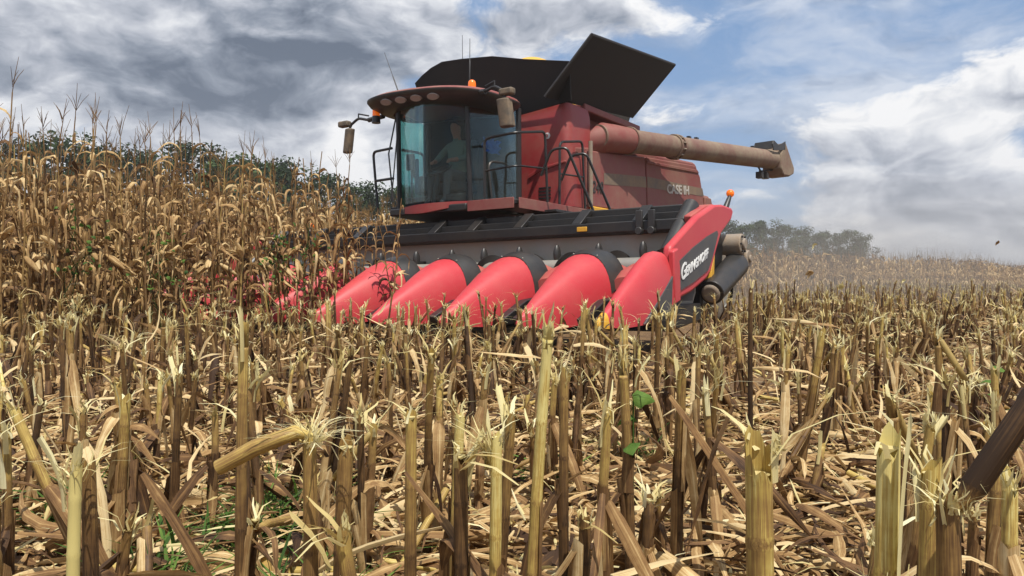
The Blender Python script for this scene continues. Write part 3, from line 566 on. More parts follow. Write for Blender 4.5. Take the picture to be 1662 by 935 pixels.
def blue():
    root = machine('blue_cloth', (.47, 3.2, 2.74), 'crumpled bright blue cloth hanging inside the cab door glass', 'cloth'); rng = random.Random(4); b = Buf(); rows = []
    for i in range(9):
        rows.append([(.40+.03*math.sin(i*1.3+k*.9)+rng.uniform(-.012, .012), 2.97+.40*k/10+rng.uniform(-.01, .01)+.02*math.sin(i), 2.74+.22*i/8*(1-.25*math.sin(k*.7)**2)+rng.uniform(-.012, .012)) for k in range(11)])
    b.loft(rows+[[(p[0]-.02, p[1], p[2]) for p in r] for r in rows[::-1]], cap=False, closed=False)
    part('cloth_folds', b, 'blue_cloth', root, smooth=70)
blue()

# ------------------------------------------------------------------ plants: quad arrays (V, F, tint, mat) that can be shared or merged
rng = np.random.default_rng(11)
def a_tube(pts, rad, n=6, tint=.5, mat=0):
    pts = np.asarray(pts, float); m = len(pts); T = np.gradient(pts, axis=0); T /= np.linalg.norm(T, axis=1)[:, None]+1e-9
    ref = np.array([1., 0, 0]) if abs(T[0][0]) < .8 else np.array([0, 1., 0]); A = np.cross(T, ref); A /= np.linalg.norm(A, axis=1)[:, None]; B_ = np.cross(T, A)
    th = np.arange(n)*2*np.pi/n; rad = np.broadcast_to(np.asarray(rad, float), (m,))
    V = (pts[:, None]+rad[:, None, None]*(np.cos(th)[None, :, None]*A[:, None]+np.sin(th)[None, :, None]*B_[:, None])).reshape(-1, 3)
    i, k = np.meshgrid(np.arange(m-1), np.arange(n), indexing='ij'); k2 = (k+1) % n
    F = np.stack([i*n+k, i*n+k2, (i+1)*n+k2, (i+1)*n+k], -1).reshape(-1, 4)
    tint = np.stack([np.repeat(np.broadcast_to(np.asarray(tint, float), (m,)), n), np.tile(np.arange(n)*3./n, m)], 1)
    return V, F, tint, np.full(len(F), mat)
def a_ribbon(pts, side, width, fold=.15, tint=.5, mat=0):
    pts = np.asarray(pts, float); m = len(pts); T = np.gradient(pts, axis=0); T /= np.linalg.norm(T, axis=1)[:, None]+1e-9
    S = side-T*(side*T).sum(1)[:, None]; S /= np.linalg.norm(S, axis=1)[:, None]+1e-9; N = np.cross(T, S); w = np.broadcast_to(np.asarray(width, float), (m,))[:, None]
    V = np.stack([pts-S*w/2, pts+N*w*fold, pts+S*w/2], 1).reshape(-1, 3)
    i, k = np.meshgrid(np.arange(m-1), np.arange(2), indexing='ij'); F = np.stack([i*3+k, i*3+k+1, (i+1)*3+k+1, (i+1)*3+k], -1).reshape(-1, 4)
    tint = np.stack([np.repeat(np.broadcast_to(np.asarray(tint, float), (m,)), 3), np.tile([0., .5, 1.], m)], 1)
    return V, F, tint, np.full(len(F), mat)
def cat(items):
    o = 0; Vs, Fs, Ts, Ms = [], [], [], []
    for V, F, T, M in items: Vs.append(V); Fs.append(F+o); Ts.append(T); Ms.append(M); o += len(V)
    return np.concatenate(Vs), np.concatenate(Fs), np.concatenate(Ts), np.concatenate(Ms)
def to_mesh(name, arr, mats, smooth=True):
    V, F, T, M = arr; me = bpy.data.meshes.new(name); me.vertices.add(len(V)); me.vertices.foreach_set('co', V.astype(np.float32).ravel())
    me.loops.add(F.size); me.loops.foreach_set('vertex_index', F.astype(np.int32).ravel()); me.polygons.add(len(F)); me.polygons.foreach_set('loop_start', np.arange(0, F.size, 4, dtype=np.int32))
    me.polygons.foreach_set('material_index', M.astype(np.int32)); me.polygons.foreach_set('use_smooth', np.full(len(F), smooth))
    at = me.attributes.new('tint', 'FLOAT', 'POINT'); at.data.foreach_set('value', np.ascontiguousarray(T[:, 0], dtype=np.float32)); at = me.attributes.new('across', 'FLOAT', 'POINT'); at.data.foreach_set('value', np.ascontiguousarray(T[:, 1], dtype=np.float32))
    for m in mats: me.materials.append(MATS[m])
    me.update(); me.validate(); return me
def merge(variants, inst):     # inst: (variant, 3x4 matrix, tint shift)
    out = []
    for vi, Mx, dt in inst:
        V, F, T, M = variants[vi]; out.append((V @ Mx[:, :3].T+Mx[:, 3], F, T+np.array([dt, 0]), M))
    return cat(out)
def xf(x, y, z=0, rz=0, tx=0, ty=0, s=1, sz=None):
    c, s_ = math.cos(rz), math.sin(rz); Rz = np.array([[c, -s_, 0], [s_, c, 0], [0, 0, 1]])
    Rx = np.array([[1, 0, 0], [0, math.cos(tx), -math.sin(tx)], [0, math.sin(tx), math.cos(tx)]]); Ry = np.array([[math.cos(ty), 0, math.sin(ty)], [0, 1, 0], [-math.sin(ty), 0, math.cos(ty)]])
    M = Rz @ Rx @ Ry @ np.diag([s, s, s if sz is None else sz]); return np.hstack([M, [[x], [y], [z]]])
def m4(Mx): return Matrix([list(r) for r in Mx]+[[0, 0, 0, 1]])
def leaf(r, L, W, up0, droop, twist, n=8, crink=.25, mat=0, tint=None, curl=0):
    a = up0; p = np.zeros(3); yaw = 0; P = [p.copy()]; roll = r.normal(0, .3); S = []; ds = L/n
    for i in range(n+1):
        t = np.array([math.cos(a)*math.cos(yaw), math.cos(a)*math.sin(yaw), math.sin(a)]); sd_ = np.array([-math.sin(yaw), math.cos(yaw), 0]); nn = np.cross(t, sd_)
        S.append(sd_*math.cos(roll)+nn*math.sin(roll))
        if i < n: p = p+t*ds; P.append(p.copy())
        a = max(-1.52, a-droop/n*(2.0 if i < .45*n else .25)*(1+r.normal(0, .4))) if a > -1.45 else a+r.normal(0, .12); yaw += r.normal(0, crink*.5)+curl/n; roll += twist/n+r.normal(0, crink)
    f = np.linspace(0, 1, n+1); w = W*np.clip(1.05*(1-f**2.2)*(.55+.9*np.minimum(f*3, .5)), .03, 1)*(1+r.normal(0, .12, n+1))
    tn = (r.uniform(.15, .95) if tint is None else tint)+r.normal(0, .07, n+1)
    return a_ribbon(P, np.array(S), w, r.uniform(.08, .4), tn, mat)
def place(A, Mx): return (A[0] @ Mx[:, :3].T+Mx[:, 3], A[1], A[2], A[3])
camz = np.array([0, 0, .78])
def in_view(x, y, pad=.06): return y > .25 and abs(x)/y < 831/1256+pad
# ------------------------------------------------------------------ standing corn
LEAF = [leaf(rng, rng.uniform(.38, .76), rng.uniform(.035, .062), rng.uniform(.9, 1.4), rng.uniform(2.2, 3.3), rng.normal(0, 2.2), 9, .32) for _ in range(26)]
LEAFS = [leaf(rng, rng.uniform(.42, .75), rng.uniform(.045, .07), rng.uniform(.9, 1.4), rng.uniform(2.2, 3.3), rng.normal(0, 1.6), 5, .32) for _ in range(14)]
LEAFM = [to_mesh('leaf', L, ['corn_leaf']) for L in LEAF]
def corn_stalk(h, n=6, seg=9):
    z = np.linspace(0, h, seg+1); P = np.stack([np.cumsum(rng.normal(0, .010, seg+1)), np.cumsum(rng.normal(0, .010, seg+1)), z], 1); P[0, :2] = 0
    return P, a_tube(P, np.linspace(.0135, .005, seg+1), n, rng.uniform(.2, .9))
def tassel(n=3):
    it = []; L = rng.uniform(.24, .36); tl = rng.normal(0, .12, 2); it.append(a_tube([(0, 0, 0), (tl[0]*L*.4, tl[1]*L*.4, L*.5), (tl[0]*L, tl[1]*L, L)], [.004, .0035, .002], n, .35))
    for _ in range(rng.integers(4, 9)):
        az = rng.uniform(0, 6.28); z0 = rng.uniform(.02, .1); l = rng.uniform(.10, .20); sp_ = rng.uniform(.25, .6)
        it.append(a_tube([(0, 0, z0), (math.cos(az)*l*sp_*.6, math.sin(az)*l*sp_*.6, z0+l*.55), (math.cos(az)*l*sp_*1.2, math.sin(az)*l*sp_*1.2, z0+l*.92)], [.003, .0028, .0015], n, .3))
    return cat(it)
def ear(n=8):
    it = []; L = rng.uniform(.19, .25); dn = rng.uniform(-1.2, .9); d = np.array([math.cos(dn)*.8, 0, math.sin(dn)]); d /= np.linalg.norm(d); f = np.linspace(0, 1, 6)
    it.append(a_tube(f[:, None]*d*L+np.array([.01, 0, 0]), .032*np.sin(np.pi*(.12+.83*f))**.7, n, .85))
    for k in range(4):
        A = leaf(rng, L*1.15, .045, dn+rng.normal(0, .25), .4, rng.normal(0, .6), 4, .2, tint=.9); it.append(place(A, xf(0.01, 0, 0, rng.normal(0, .3))))
    return cat(it)
CPL = []
for k in range(14):
    h = rng.uniform(2.05, 2.42); P, st = corn_stalk(h); lv = []; az = rng.uniform(0, 6.28); nl = rng.integers(11, 15)
    for i in range(nl):
        zz = h*(.16+.80*i/nl)+rng.normal(0, .02); az += math.pi+rng.normal(0, .45); px, py = np.interp(zz, P[:, 2], P[:, 0]), np.interp(zz, P[:, 2], P[:, 1]); sc = (.85 if i < nl-2 else .6)*rng.uniform(.8, 1.15)
        lv.append((int(rng.integers(len(LEAF))), xf(px, py, zz, az, 0, rng.normal(0, .15), sc)))
    ea = place(ear(), xf(np.interp(h*.47, P[:, 2], P[:, 0]), np.interp(h*.47, P[:, 2], P[:, 1]), h*.47, rng.uniform(0, 6.28)))
    ta = place(tassel(), xf(P[-1, 0], P[-1, 1], h-.01))
    CPL.append((to_mesh('stalk', st, ['corn_stalk']), to_mesh('ear', ea, ['corn_leaf']), to_mesh('tassel', ta, ['corn_stalk']), lv))
CS = []       # lighter versions for the depth of the crop: material 0 stalk, 1 leaf
for k in range(12):
    h = rng.uniform(2.05, 2.42); P, st = corn_stalk(h, 4, 5); it = [st]; az = rng.uniform(0, 6.28)
    for i in range(9):
        zz = h*(.22+.74*i/9); az += math.pi+rng.normal(0, .5); V, F, T, M = LEAFS[rng.integers(len(LEAFS))]; A = (V, F, T, np.ones(len(F), int)); it.append(place(A, xf(np.interp(zz, P[:, 2], P[:, 0]), np.interp(zz, P[:, 2], P[:, 1]), zz, az, 0, rng.normal(0, .15), rng.uniform(.8, 1.1))))
    t_ = tassel(3); it.append(place(t_, xf(P[-1, 0], P[-1, 1], h))); CS.append(cat(it))
def standing():
    pts = []
    for j in range(0, 15):
        u0 = -.46-.66*j; v = -9.0
        while v < 26:
            v += max(.07, rng.normal(.125, .035)); u = u0+rng.normal(0, .05)
            if u > -4.35 and v > 1.02-.08*j+rng.normal(0, .10): continue
            x, y = fw(u, v)
            if not in_view(x, y, .12) or math.hypot(x, y) > 34: continue
            pts.append((x, y, j))
    pts.sort(key=lambda p: math.hypot(p[0], p[1])+p[2]*.35)
    for x, y, j in pts[:300]:
        k = int(rng.integers(len(CPL))); st, ea, ta, lv = CPL[k]; e = obj('corn_plant', None); e.matrix_world = m4(xf(x, y, 0, rng.uniform(0, 6.28), rng.normal(0, .045), rng.normal(0, .045), rng.uniform(.92, 1.10)))
        tag(e, 'dry brown corn plant standing among the uncut rows left of the combine', 'corn plant', 'corn plants in the nearest uncut rows')
        obj('stalk', st, e)
        if rng.random() < .8: obj('ear', ea, e)
        if rng.random() < .55: obj('tassel', ta, e)
        for li, Mx in lv:
            if rng.random() < .92: o = obj('leaf', LEAFM[li], e); o.matrix_basis = m4(Mx)
    inst = [(int(rng.integers(len(CS))), xf(x, y, 0, rng.uniform(0, 6.28), rng.normal(0, .045), rng.normal(0, .045), rng.uniform(.9, 1.12)), rng.normal(0, .12)) for x, y, j in pts[300:]]
    o = obj('corn_crop', to_mesh('corn_crop', merge(CS, inst), ['corn_stalk', 'corn_leaf'])); tag(o, 'deep rows of dry standing corn behind the front plants', 'corn', kind='stuff')
    print('standing', len(pts))
    # three plants caught between the snouts, leaning into the header
    for i, (u, v, tx, ty) in enumerate(((.45, 1.05, .12, -.16), (.52, .72, .05, .2), (-.42, .62, .1, .05), (-.50, 1.12, .05, .06), (-.47, 1.24, -.06, .1), (-.52, 1.38, .08, -.05), (-.49, 1.5, .02, .12))):
        st, ea, ta, lv = CPL[(i*5+2) % len(CPL)]; x, y = fw(u, v); e = obj('corn_plant', None); e.matrix_world = m4(xf(x, y, 0, 1.3*i, tx, ty, .78 if i != 2 else .95))
        tag(e, ['dry corn plant being pulled in between two snouts below the cab', 'short dry corn plant bent over beside the second-last clear snout', 'dry corn plant at the very edge of the crop, touching the leftmost clear snout'][i] if i < 3 else 'dry corn plant drawn into the gap beside the leftmost clear snout', 'corn plant', None if i < 3 else 'corn plants drawn into the leftmost gap')
        obj('stalk', st, e); obj('ear', ea, e)
        for li, Mx in lv: o = obj('leaf', LEAFM[li], e); o.matrix_basis = m4(Mx)
standing()
# far block of corn behind the cut strip, on the right
def far_corn():
    inst = []
    a = np.array([4., 26.5]); b = np.array([68., 94.]); d = (b-a)/np.linalg.norm(b-a); nrm = np.array([-d[1], d[0]]); Ln = np.linalg.norm(b-a)
    V2 = []
    for k in range(8):
        h = rng.uniform(2.15, 2.5); it = [a_tube([(0, 0, 0), (rng.normal(0, .03), rng.normal(0, .03), h)], [.014, .006], 3, .5)]; az = rng.uniform(0, 6)
        for i in range(7): az += math.pi+rng.normal(0, .5); V, F, T, M = leaf(rng, .62, .085, 1.0, 3, 1, 3, .3); it.append(place((V, F, T, np.ones(len(F), int)), xf(0, 0, h*(.2+.75*i/7), az)))
        it.append(a_tube([(0, 0, h), (rng.normal(0, .05), rng.normal(0, .05), h+.3)], [.006, .004], 3, .4)); V2.append(cat(it))
    for j in range(9):
        s = 0
        while s < Ln:
            s += rng.uniform(.14, .26)*(1+j*.25); p = a+d*s+nrm*(j*.85+rng.normal(0, .06)); p = p+nrm*1.2*math.sin(s*.12)
            if in_view(p[0], p[1], .08): inst.append((int(rng.integers(8)), xf(p[0], p[1], 0, rng.uniform(0, 6.28), rng.normal(0, .06), rng.normal(0, .06), rng.uniform(.82, 1.12)), rng.normal(.1, .2)))
    tag(obj('far_corn_crop', to_mesh('far_corn', merge(V2, inst), ['corn_stalk', 'corn_leaf'])), 'distant block of dry standing corn behind the stubble', 'corn', kind='stuff'); print('far', len(inst))
far_corn()
# green vines climbing in the crop
def vines():
    for i, (u, v, z0, z1, lab) in enumerate(((-.42, -2.55, .8, 1.5, 'green vine tangle climbing the corn at the far left'), (-.40, -1.75, .7, 1.35, 'small green vine in the corn, second from the left'), (-.36, -.25, .8, 1.4, 'green vine leaves in the corn near the header snouts'), (-.38, .25, .6, 1.5, 'green vine on the corn just left of the first clear snout'))):
        x, y = fw(u, v); it = []; st = []
        for s in range(3):
            P = [(rng.normal(0, .08), rng.normal(0, .05), z) for z in np.linspace(0, z1, 8)]; st.append(a_tube(P, .004, 4, .3))
            for _ in range(13):
                z = rng.uniform(z0, z1); az = rng.uniform(0, 6.28); L = leaf(rng, rng.uniform(.04, .07), rng.uniform(.035, .055), rng.uniform(-.3, .6), .8, 0, 3, .1); it.append(place(L, xf(rng.normal(0, .15), rng.normal(-.05, .10), z, az, rng.normal(0, .5), rng.normal(0, .5))))
        e = obj('green_vine', None); e.location = (x, y, 0); e.rotation_euler[2] = -PHI+R(90); tag(e, lab, 'vine'); obj('stem', to_mesh('stem', cat(st), ['green_weed']), e); obj('foliage', to_mesh('foliage', cat(it), ['green_weed']), e)
vines()
# ------------------------------------------------------------------ stubble
def arcwall(r, a0, a1, z0, z1, flare=.3, jag=.02, nz=4, na=6, tint=.7, mat=0):      # a torn piece of stalk wall, curved like the stalk
    V = []; T = []
    top = z1-np.abs(rng.normal(0, jag, na+1))
    for i in range(nz+1):
        t = i/nz
        for k in range(na+1):
            a = a0+(a1-a0)*k/na; z = z0+(top[k]-z0)*t; am = (a0+a1)/2; o = flare*(z1-z0)*t*t
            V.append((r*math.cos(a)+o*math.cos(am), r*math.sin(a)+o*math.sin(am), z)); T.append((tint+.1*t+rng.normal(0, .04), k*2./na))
    w = na+1; F = np.array([(i*w+k, i*w+k+1, (i+1)*w+k+1, (i+1)*w+k) for i in range(nz) for k in range(na)])
    return np.array(V), F, np.array(T), np.full(len(F), mat)
def strand(q, d, L, out, w, tint, sag=.35):
    pts = [q+d*L*out*t**1.5+np.array([rng.normal(0, .003), rng.normal(0, .003), L*t*(1-sag*out*t)]) for t in (0, .35, .7, 1)]
    return a_ribbon(pts, np.tile(np.cross([0, 0, 1.], d), (4, 1)), np.array([1, .9, .65, .25])*w, .1, tint)
def stub(h, n=8, fray=8, leaves=3, lean=0, r0=.0125, green=0, notch=0, bent=False, lod=0):
    zs = [0.]; z = rng.uniform(.03, .08); nodes = []
    while z < h-.03: nodes.append(z); zs += [z-.006, z, z+.007]; z += rng.uniform(.09, .16)
    if lod: zs = [0.]
    zs = np.array(zs+[h*.93, h]); bow = rng.normal(0, .014, 2)
    P = np.stack([bow[0]*(zs/h)**2, bow[1]*(zs/h)**2, zs], 1); rad = r0*(1-.2*zs/h)
    dark = np.array([any(abs(q-w) < .004 for w in nodes) for q in zs]); rad = rad*(1+.07*dark)
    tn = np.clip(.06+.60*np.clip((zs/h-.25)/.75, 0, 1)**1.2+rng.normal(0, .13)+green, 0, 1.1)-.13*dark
    stem = a_tube(P, rad, n, tn); V = stem[0]; th = np.arange(n)*2*np.pi/n; sl = rng.uniform(0, .02); V[-n:, 2] -= np.abs(rng.normal(0, .010, n))+sl*np.cos(th+rng.uniform(0, 6))+notch*(np.cos(th) < -.1)
    top = P[-1]; it = [a_tube([top-[0, 0, .004+notch+sl], top-[0, 0, .010+notch+sl]], [r0*.74, r0*.05], n, .55)]
    for k in range(fray):
        az = rng.uniform(0, 6.28); d = np.array([math.cos(az), math.sin(az), 0]); long = rng.random() < .3
        it.append(strand(top+d*r0*.72-[0, 0, rng.uniform(.012, .035)], d, rng.uniform(.025, .05) if not long else rng.uniform(.05, .11), abs(rng.normal(.1, .3)) if not long else rng.uniform(.3, 1.6), rng.uniform(.0015, .006)*(1 if lean == 0 else 1.9), rng.uniform(.15, .95), .5))
    if fray > 4 and rng.random() < .6 and not lod:
        a0 = rng.uniform(0, 6.28); it.append(arcwall(r0*.8, a0, a0+rng.uniform(.8, 1.8), h-.07, h+rng.uniform(.0, .045), rng.uniform(-.05, .5), .012, 3, 4, rng.uniform(.3, .8)))
    if bent:
        az = rng.uniform(0, 6.28); el = rng.uniform(-1.25, -.15); d = np.array([math.cos(az)*math.cos(el), math.sin(az)*math.cos(el), math.sin(el)]); L = rng.uniform(.06, .16); q = top-[0, 0, .012]
        it.append(a_tube([q, q+d*.02, q+d*L*.6, q+d*L, q+d*(L-.004)], [r0*.3, r0*.66, r0*.72, r0*.66, r0*.04], n, [.4, .05, -.15, 0., .5]))
        for _ in range(6): a2 = rng.uniform(0, 6.28); d2 = np.array([math.cos(a2), math.sin(a2), 0]); it.append(strand(q+d*L*.97+d2*r0*.4, d2*.5+d, .05, 1., rng.uniform(.002, .006), rng.uniform(.2, .8), 1.2))
        for k in range(fray): a2 = rng.uniform(0, 6.28); d2 = np.array([math.cos(a2), math.sin(a2), 0]); it.append(strand(q+d2*r0*.7, d2, rng.uniform(.02, .06), rng.uniform(.2, 1.2), rng.uniform(.002, .006), rng.uniform(.3, .9)))
    shth = []
    for k in range(leaves):
        z0 = rng.uniform(.0, h*.55); ln = rng.uniform(.10, .2); z1 = min(z0+ln, h-.03); az = rng.uniform(0, 6.28); tq = rng.uniform(.05, .75)
        q = lambda z: np.array([bow[0]*(z/h)**2, bow[1]*(z/h)**2, 0])
        A = arcwall(r0*1.13, az-rng.uniform(1.6, 2.6), az+rng.uniform(1.4, 2.2), z0, z1, rng.uniform(-.02, .12), .018, 2 if lod else 3, 3 if lod else 6, tq); shth.append((A[0]+q(z1), A[1], A[2], A[3]))
        upl = rng.random() < .2
        if rng.random() < .9: shth.append(place(leaf(rng, rng.uniform(.08, .2) if upl else rng.uniform(.2, .52), rng.uniform(.016, .042), rng.uniform(.2, 1.0) if upl else rng.uniform(-1.3, -.6), rng.uniform(.8, 2.2) if upl else rng.uniform(.0, .6), rng.normal(0, 1.2), 3 if lod else 7, .12, tint=tq+rng.normal(0, .1)), xf(bow[0]*(z1/h)**2, bow[1]*(z1/h)**2, z1-.01, az)))
    return stem, cat(it), (cat(shth) if shth else None)
ST = []; STH = []
for k in range(34):
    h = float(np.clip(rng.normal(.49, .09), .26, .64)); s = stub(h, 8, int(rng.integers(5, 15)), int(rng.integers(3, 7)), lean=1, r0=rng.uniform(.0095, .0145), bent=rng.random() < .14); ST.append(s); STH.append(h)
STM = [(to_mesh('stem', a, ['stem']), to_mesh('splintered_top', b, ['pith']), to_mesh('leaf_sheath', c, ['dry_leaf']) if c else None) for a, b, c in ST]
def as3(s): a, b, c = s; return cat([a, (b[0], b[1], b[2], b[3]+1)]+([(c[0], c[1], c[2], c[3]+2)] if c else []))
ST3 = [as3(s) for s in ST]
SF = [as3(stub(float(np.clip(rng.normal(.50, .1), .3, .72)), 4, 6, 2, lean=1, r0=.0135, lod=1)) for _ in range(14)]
def hero(x, y, h, label, r0=.0125, fray=10, leaves=2, tx=0, ty=0, rz=0, green=0, extra=None, seed=1, notch=0, bent=False):
    global rng
    keep, rng = rng, np.random.default_rng(seed); a, b, c = stub(h, 14, fray, leaves, r0=r0, green=green, notch=notch, bent=bent); more = extra() if extra else None; rng = keep
    e = obj('corn_stubble', None); e.matrix_world = m4(xf(x, y, -.01, rz, tx, ty)); tag(e, label, 'stubble stalk')
    obj('stem', to_mesh('stem', a, ['stem']), e)
    if b: obj('splintered_top', to_mesh('splintered_top', b, ['pith']), e)
    if c: obj('leaf_sheath', to_mesh('leaf_sheath', c, ['dry_leaf']), e)
    for nm, arr, m in (more or []): obj(nm, to_mesh(nm, arr, [m]), e)
    return e
def px2(px, d): return (px-831)/1256*d
def slab(pts, w, tint, nrm=(0, -1, 0)):      # a torn slab of stalk wall
    n = len(pts); return a_ribbon(pts, np.tile(np.cross(nrm, [0, 0, 1.]), (n, 1)), np.asarray(w), .18, tint)
def strands(z, n, L, sp_, r0=.012, az0=0, azr=3.1, w=.004):
    it = []
    for k in range(n):
        az = az0+rng.uniform(-azr, azr); l = L*rng.uniform(.4, 1.1); o = abs(rng.normal(sp_, .35)); d = np.array([math.cos(az), math.sin(az), 0]); q = np.array([0, 0, z])+d*r0*.8
        it.append(a_ribbon([q+d*l*o*t*t+np.array([rng.normal(0, .004), rng.normal(0, .004), l*t*(1-.55*o*t)]) for t in (0, .35, .7, 1)], np.tile(np.cross([0, 0, 1.], d), (4, 1)), np.array([1, .9, .6, .2])*rng.uniform(.4, 1.6)*w, .1, rng.uniform(.3, 1)))
    return cat(it)
HEROES = []
def heroes():
    H = lambda px, d, ty_, lab, **k: (HEROES.append((px2(px, d), d)), hero(px2(px, d), d, .78-(ty_-457)/1256*d, lab, **k))
    F_ = lambda z, n, L, sp_, **k: ('frayed_fibres', strands(z, n, L, sp_, **k), 'pith')
    W_ = lambda *a, **k: ('torn_wall', arcwall(*a, **k), 'pith')
    H(1243, .66, 668, 'thick nearest stubble stalk with a notched pale top, cut off by the bottom edge', r0=.0135, fray=4, leaves=0, seed=21, green=.06, notch=.022, extra=lambda: [W_(.0105, -1.5, .4, .62, .668, .03, .008, tint=.45), F_(.645, 14, .02, .15, w=.003, az0=-.5, azr=.8)])
    H(1436, .74, 690, 'split yellow stubble stalk with a tall white splinter on its right side', r0=.0135, fray=4, leaves=0, seed=22, green=.38, extra=lambda: [W_(.0138, -1.15, .25, .46, .668, .05, .012, 6, 6, tint=.5), F_(.47, 40, .05, .35, w=.003), F_(.43, 30, .09, .4, w=.0035), ('leaf_sheath', arcwall(.016, 2.4, 4.8, .20, .46, .05, .02, 5, 6, .6), 'dry_leaf')])
    H(1502, .88, 738, 'short brown sheathed stubble stalk right of the split yellow one', r0=.0135, fray=8, leaves=3, seed=23)
    H(1552, .80, 800, 'snapped stubble stalk whose upper half leans right out of frame', r0=.0145, fray=12, leaves=2, seed=24, extra=lambda: [('bent_top', a_tube([(0.004, 0, .555), (.018, .0, .575), (.019, 0, .577), (.075, .0, .66), (.078, 0, .664), (.13, 0, .735)], [.006, .0125, .0135, .0125, .0140, .0115], 14, [.7, .35, .15, .2, .05, .6]), 'stem'), F_(.55, 24, .05, .6, w=.003)])
    H(112, 1.25, 742, 'green lower stubble stalk with a wide white split top at the far left', r0=.0115, fray=6, leaves=0, seed=25, green=.42, extra=lambda: [W_(.0110, 2.5, 4.6, .42, .545, .28, .014, tint=.75), W_(.0110, -1.3, .6, .43, .54, .12, .014, tint=.5), F_(.46, 20, .07, .35, w=.003)])
    H(148, 1.30, 735, 'blunt stubble stalk wrapped in dull sheath beside the white split one', r0=.0145, fray=6, leaves=3, seed=26)
    H(505, 1.15, 690, 'bent-over stubble stalk with a shaggy frayed head, left of centre', r0=.0125, fray=10, leaves=2, seed=27, extra=lambda: [F_(.545, 70, .07, .9, w=.003), ('bent_top', a_tube([(0, 0, .56), (-.02, -.01, .568), (-.08, -.012, .545), (-.135, -.01, .515)], [.005, .011, .0125, .0115], 12, [.95, .8, .6, .7]), 'stem')])
    H(548, 1.2, 700, 'dark sheathed stubble stalk right behind the bent-over frayed one', r0=.0145, fray=6, leaves=3, seed=28)
    H(802, 1.2, 690, 'stubble stalk with a brush of pale fibres swept to the left, centre foreground', r0=.0110, fray=6, leaves=1, seed=29, green=.25, extra=lambda: [F_(.50, 50, .10, .45, az0=3.0, azr=.8, w=.0032)])
    H(855, 1.4, 512, 'tall yellow stubble stalk standing in front of the second snout from the right', r0=.0120, fray=6, leaves=1, seed=30, green=.32, ty=.03, bent=False)
    H(388, 1.5, 520, 'tall straight stubble stalk at left, rising above its neighbours', r0=.0120, fray=10, leaves=1, seed=31, green=.2)
    H(1222, 2.6, 462, 'tallest thin stubble stalk, against the far corn right of the header', r0=.009, fray=2, leaves=1, seed=32, ty=-.03)
    H(735, 1.45, 660, 'slender stubble stalk just left of the brush-topped one', r0=.0115, fray=8, leaves=1, seed=33, green=.15)
    H(915, 1.6, 600, 'slim brown stubble stalk below the rightmost rounded snout', r0=.0115, fray=6, leaves=2, seed=34)
    H(1025, 1.7, 570, 'ragged stubble stalk below the end divider nose', r0=.0125, fray=12, leaves=2, seed=35)
    H(665, 1.35, 660, 'stubble stalk beside the long folded brown leaf, centre', r0=.012, fray=8, leaves=1, seed=36)
    H(15, 1.0, 690, 'thick dry stubble stalk cut by the left edge of the picture', r0=.015, fray=12, leaves=3, seed=37)
    H(190, 1.7, 610, 'slanting broken stubble stalk at left, leaning to the left', r0=.013, fray=12, leaves=1, seed=38, ty=-.45)
    H(1640, 1.15, 760, 'stubble stalk with shredded sheath at the right edge', r0=.013, fray=14, leaves=4, seed=39)
heroes()
def stubble():
    pts = []
    rows = [7.0-.62*n for n in range(-70, 11)]+[.2]
    for u0 in rows:
        v = -7.5+rng.uniform(0, .2); vmax = 62
        while v < vmax:
            v += max(.05, rng.normal(.125, .04)); u = u0+rng.normal(0, .06); x, y = fw(u, v)
            if u < 4.35 and v > .12 and v < 3.9 and u > -4.4: continue
            if u < 2.75 and v >= 3.9 and v < 10.8: continue
            if u < 1.0 and v > 10: continue
            d = math.hypot(x, y)
            if not in_view(x, y) or d < 1.15 or d > 48: continue
            q = np.array([4., 26.5]); dd = np.array([64., 67.5])/93.02
            if (x-q[0])*-dd[1]+(y-q[1])*dd[0] > -.6: continue
            if d > 12 and rng.random() > (12/d)**1.2: continue
            if any(abs(x-a)+abs(y-b) < .05 for a, b in HEROES): continue
            pts.append((d, x, y))
    pts.sort()
    for d, x, y in pts[:300-len(HEROES)]:
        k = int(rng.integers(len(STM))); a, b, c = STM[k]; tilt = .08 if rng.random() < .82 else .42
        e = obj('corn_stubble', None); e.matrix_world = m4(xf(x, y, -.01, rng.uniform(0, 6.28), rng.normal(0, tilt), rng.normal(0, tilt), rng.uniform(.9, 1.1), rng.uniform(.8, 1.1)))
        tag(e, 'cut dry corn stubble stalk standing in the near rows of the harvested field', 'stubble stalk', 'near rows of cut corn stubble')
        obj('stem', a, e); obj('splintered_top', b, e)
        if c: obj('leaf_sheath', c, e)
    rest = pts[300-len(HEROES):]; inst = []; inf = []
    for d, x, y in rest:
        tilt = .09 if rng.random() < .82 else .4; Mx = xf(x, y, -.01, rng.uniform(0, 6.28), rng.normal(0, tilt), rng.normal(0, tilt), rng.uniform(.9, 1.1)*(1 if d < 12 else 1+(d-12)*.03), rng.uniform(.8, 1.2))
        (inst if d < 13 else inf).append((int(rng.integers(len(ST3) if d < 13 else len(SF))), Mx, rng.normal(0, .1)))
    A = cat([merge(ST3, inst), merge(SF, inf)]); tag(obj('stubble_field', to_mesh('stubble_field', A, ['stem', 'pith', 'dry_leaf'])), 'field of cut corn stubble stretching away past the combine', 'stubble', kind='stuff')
    print('stubble', len(pts), len(inst), len(inf), 'faces', len(A[1]))
stubble()
